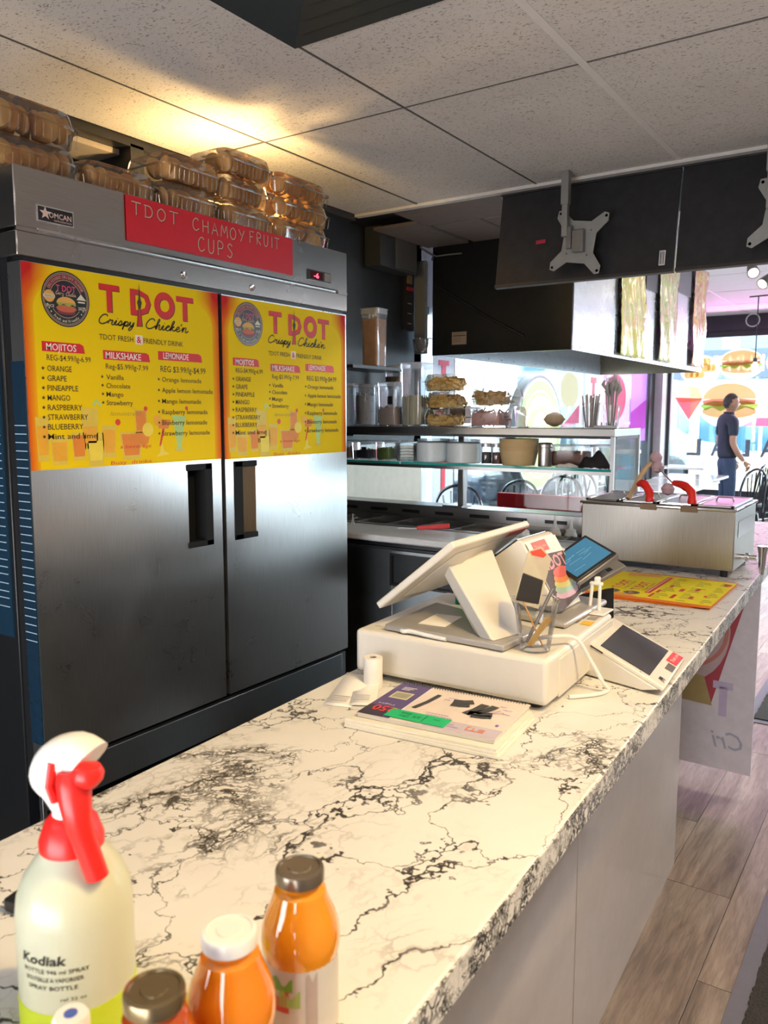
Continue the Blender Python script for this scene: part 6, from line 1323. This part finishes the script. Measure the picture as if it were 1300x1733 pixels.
# ceiling lights of the dining room
def spot(lb, x, y, z, rz):
    t = thing('track_spotlight', lb, 'spotlight', (x, y, z), rz)
    M = Matrix.Rotation(R(125), 4, 'X')
    MB().lathe([(.02, -.05), (.035, -.04), (.045, .05), (.045, .055), (.038, .055), (.036, .03)], 16, 0, M).build('shade', flat((.30, .28, .27), .3, .6), t); MB().lathe([(.035, .045), (0, .05)], 16, 0, M).build('lamp', flat((1, .9, .7), .5, emit=(1, .88, .68), es=7), t)
    MB().tube([(0, .03, .03), (0, .03, 2.83 - z if x > -2 else 2.88 - z)], .008, 6).build('stem', BLACKP, t)
for i, (x, y, z, a) in enumerate(((-1.20, 6.72, 2.56, 20), (-1.13, 6.9, 2.50, -30), (-1.02, 6.8, 2.52, 60))): spot('%s spotlight of the cluster at the upper right' % ('left', 'lowest', 'right')[i], x, y, z, R(a))
tag(MB().box(-1.26, -.6, 6.72, 6.96, 2.83, 2.88).build('light_track', BLACKP), 'black track carrying the spotlight cluster', 'track')
spot('small spotlight beside the farthest hood poster', -2.15, 8.6, 2.62, R(40)); 
t = thing('pendant_light', 'thin black pendant rod with a bare bulb before front window', 'pendant light', (-1.46, 8.55, 0))
MB().tube([(0, 0, 2.60), (0, 0, 2.02)], .006, 6).tube([(-.08, 0, 2.60), (.5, .05, 2.62)], .007, 6).tube([(.5, .05, 2.62), (.5, .05, 2.88)], .007, 6).build('rod', BLACKP, t)
MB().tube([(.06 * math.cos(R(a)) - .04, 0, 2.38 + .06 * math.sin(R(a))) for a in range(0, 360, 20)], .006, 6, closed=True).build('cable_ring', flat((.4, .35, .4), .4), t); MB().lathe([(.018, 2.02), (.02, 2.0), (.012, 1.98)], 12).build('socket', BLACKP, t)
MB().lathe([(.012, 1.985), (.03, 1.95), (.035, 1.92), (.02, 1.89), (0, 1.885)], 16).build('bulb', flat((1, .85, .6), .4, emit=(1, .85, .6), es=3), t)

# ------------------------------------------------------------------ the standing man
def skin(name, pts, edges, mat, parent, sub=2, root=0):
    me = bpy.data.meshes.new(name); me.from_pydata([p[:3] for p in pts], edges, []); me.materials.append(mat)
    o = bpy.data.objects.new(name, me); COL.objects.link(o); o.parent = parent
    sk_ = o.modifiers.new('skin', 'SKIN'); sk_.use_smooth_shade = True
    for i, p in enumerate(pts):
        r = p[3]; me.skin_vertices[0].data[i].radius = r if isinstance(r, tuple) else (r, r); me.skin_vertices[0].data[i].use_root = (i == root)
    s_ = o.modifiers.new('sub', 'SUBSURF'); s_.levels = sub; s_.render_levels = sub
    return o
SK = flat((.42, .22, .14), .5, 0, .05); HAIR = flat((.045, .035, .032), .7, 0, .2); NAVY = flat((.025, .028, .05), .8, 0, .08); JEAN = flat((.03, .05, .10), .8, 0, .15)
pe = thing('person', 'man in dark polo shirt and jeans standing facing right, hand at pocket', 'person', (-2.14, 10.97, 0), R(-60))
# local: +Y is facing, +X his right
def limb(s):
    return [(s * .18, -.01, 1.40, .046), (s * .235, -.02, 1.25, .044), (s * .25, -.03, 1.13, .042), (s * .25, .04, 1.00, .036), (s * .225, .13, .90, .026)]
pts = [(0, 0, .96, (.08, .06)), (0, -.01, 1.12, (.09, .07)), (0, -.005, 1.28, (.10, .075)), (0, -.02, 1.40, (.085, .065)), (0, -.01, 1.47, .056), (0, .01, 1.54, .056)]
E_ = [(0, 1), (1, 2), (2, 3), (3, 4), (4, 5)]
for s in (1, -1):
    b0 = len(pts); pts += limb(s); E_ += [(3, b0)] + [(b0 + i, b0 + i + 1) for i in range(4)]
    b0 = len(pts); pts += [(s * .07, 0, .86, .048), (s * .10, .01, .68, .055), (s * .10, .02, .48, .048), (s * .105, -.01, .28, .044), (s * .11, -.02, .09, .038), (s * .12, .06, .045, .035), (s * .125, .14, .035, .028)]; E_ += [(0, b0)] + [(b0 + i, b0 + i + 1) for i in range(6)]
skin('body', pts, E_, SK, pe)
# head
hm = MB(); vs = []; fs = []; nu, nv = 32, 24
for j in range(nv + 1):
    ph = math.pi * j / nv
    for i in range(nu):
        th = 2 * math.pi * i / nu; x, y, z = math.sin(ph) * math.cos(th), math.sin(ph) * math.sin(th), math.cos(ph)
        f = 1 - .22 * max(0, -z) ** 1.2
        X_, Y_, Z_ = x * .076 * f, y * (.098 if y < 0 else .092) * (1 - .12 * max(0, -z) * (y < 0) * 2), z * .118
        g = math.exp(-((x * 6) ** 2))
        if y > 0: Y_ += .020 * g * math.exp(-((z + .12) / .16) ** 2) + .008 * g * math.exp(-((z + .48) / .10) ** 2) + .006 * g * math.exp(-((z + .85) / .12) ** 2) - .006 * math.exp(-((abs(x) - .38) / .16) ** 2) * math.exp(-((z - .05) / .10) ** 2) + .005 * math.exp(-((z - .22) / .1) ** 2)
        vs.append((X_, Y_, Z_))
for j in range(nv):
    for i in range(nu): k = (i + 1) % nu; fs.append((j * nu + i, (j + 1) * nu + i, (j + 1) * nu + k, j * nu + k))
hm.add(vs, fs).build('head', SK, pe, loc=(0, .02, 1.622), ang=80)
hv = []; 
for (a, b_, c) in vs: hv.append((a, b_, c))
hf = [f for f in fs if all((vs[i][2] > .035 + .35 * max(0, vs[i][1]) + (0 if vs[i][1] > -.0 else -.10 * min(1, -vs[i][1] / .04))) for i in f)]
used = sorted({i for f in hf for i in f}); mp = {a: b_ for b_, a in enumerate(used)}
o = MB().add([(vs[i][0] * 1.04, vs[i][1] * 1.04 - .002, vs[i][2] * 1.05 + .002 * math.sin(i * 1.7)) for i in used], [tuple(mp[i] for i in f) for f in hf]).build('hair', HAIR, pe, loc=(0, .02, 1.622), ang=80); s_ = o.modifiers.new('s', 'SOLIDIFY'); s_.thickness = .010
for s in (1, -1):
    MB().lathe([(0, -.006), (.016, -.004), (.02, .002), (.012, .006), (0, .003)], 14, 0, Matrix.Translation((s * .077, .01, 1.612)) @ Matrix.Rotation(R(90), 4, 'Y'), 1.4, .8).build('ear', SK, pe)
    MB().lathe([(0, -.009), (.008, -.005), (.0095, 0), (.008, .005), (0, .009)], 10, 0, Matrix.Translation((s * .030, .103, 1.628))).build('eye', BLACKP, pe); MB().box(s * .03 - .014, s * .03 + .014, .106, .112, 1.645, 1.650).build('eyebrow', HAIR, pe)
MB().box(-.02, .02, .104, .110, 1.560, 1.565).build('mouth', flat((.30, .10, .09), .6), pe)
sp2 = [(0, .0, .90, (.165, .130)), (0, 0, 1.0, (.158, .126)), (0, -.01, 1.12, (.150, .122)), (0, -.005, 1.28, (.165, .128)), (0, -.02, 1.41, (.125, .098)), (0, -.008, 1.475, .062)]
se = [(0, 1), (1, 2), (2, 3), (3, 4), (4, 5)]
for s in (1, -1):
    b0 = len(sp2); sp2 += [(s * .19, -.01, 1.40, .075), (s * .235, -.02, 1.27, .066), (s * .245, -.025, 1.20, .060)]; se += [(4, b0), (b0, b0 + 1), (b0 + 1, b0 + 2)]
skin('polo_shirt', sp2, se, NAVY, pe)
MB().lathe([(.060, 0), (.070, .004), (.062, .035), (.056, .038), (.056, .02)], 20, 0, Matrix.Translation((0, -.005, 1.475))).build('collar', NAVY, pe)
jp = [(0, 0, .99, (.146, .114)), (0, 0, .90, (.150, .118))]; je = [(0, 1)]
for s in (1, -1): b0 = len(jp); jp += [(s * .085, 0, .80, .088), (s * .10, .01, .66, .082), (s * .10, .015, .48, .070), (s * .105, -.01, .28, .064), (s * .11, -.02, .10, .060)]; je += [(1, b0)] + [(b0 + i, b0 + i + 1) for i in range(4)]
skin('jeans', jp, je, JEAN, pe)
for s in (1, -1):
    MB().lathe([(.04, 0), (.045, .01), (.042, .045), (.03, .065), (0, .07)], 18, 0, Matrix.Translation((s * .118, .045, 0)), 1, 2.6).build('shoe', BLACKP, pe)
    base_ = Vector((s * .225, .13, .90)); d0 = Vector((-s * .02, .055, -.07)).normalized()
    skin('palm', [(base_.x, base_.y, base_.z, .024), (base_.x - s * .012, base_.y + .03, base_.z - .035, (.018, .036)), (base_.x - s * .02, base_.y + .05, base_.z - .065, (.014, .034))], [(0, 1), (1, 2)], SK, pe, 1)
    for k in range(4):
        off = (k - 1.5) * .017; q0 = Vector((base_.x - s * .02, base_.y + .05 + off * .7, base_.z - .065 - off * -.3)); ln = (.060, .068, .064, .05)[k]
        skin('finger', [(*q0, .0085), (*(q0 + Vector((-s * .010, .012, -ln * .45))), .008), (*(q0 + Vector((-s * .026, .012, -ln * .8))), .007), (*(q0 + Vector((-s * .040, .005, -ln * .95))), .006)], [(0, 1), (1, 2), (2, 3)], SK, pe, 1)
    q0 = Vector((base_.x - s * .008, base_.y + .045, base_.z - .02)); skin('thumb', [(*q0, .011), (*(q0 + Vector((-s * .01, .032, -.015))), .010), (*(q0 + Vector((-s * .02, .045, -.04))), .008)], [(0, 1), (1, 2)], SK, pe, 1)
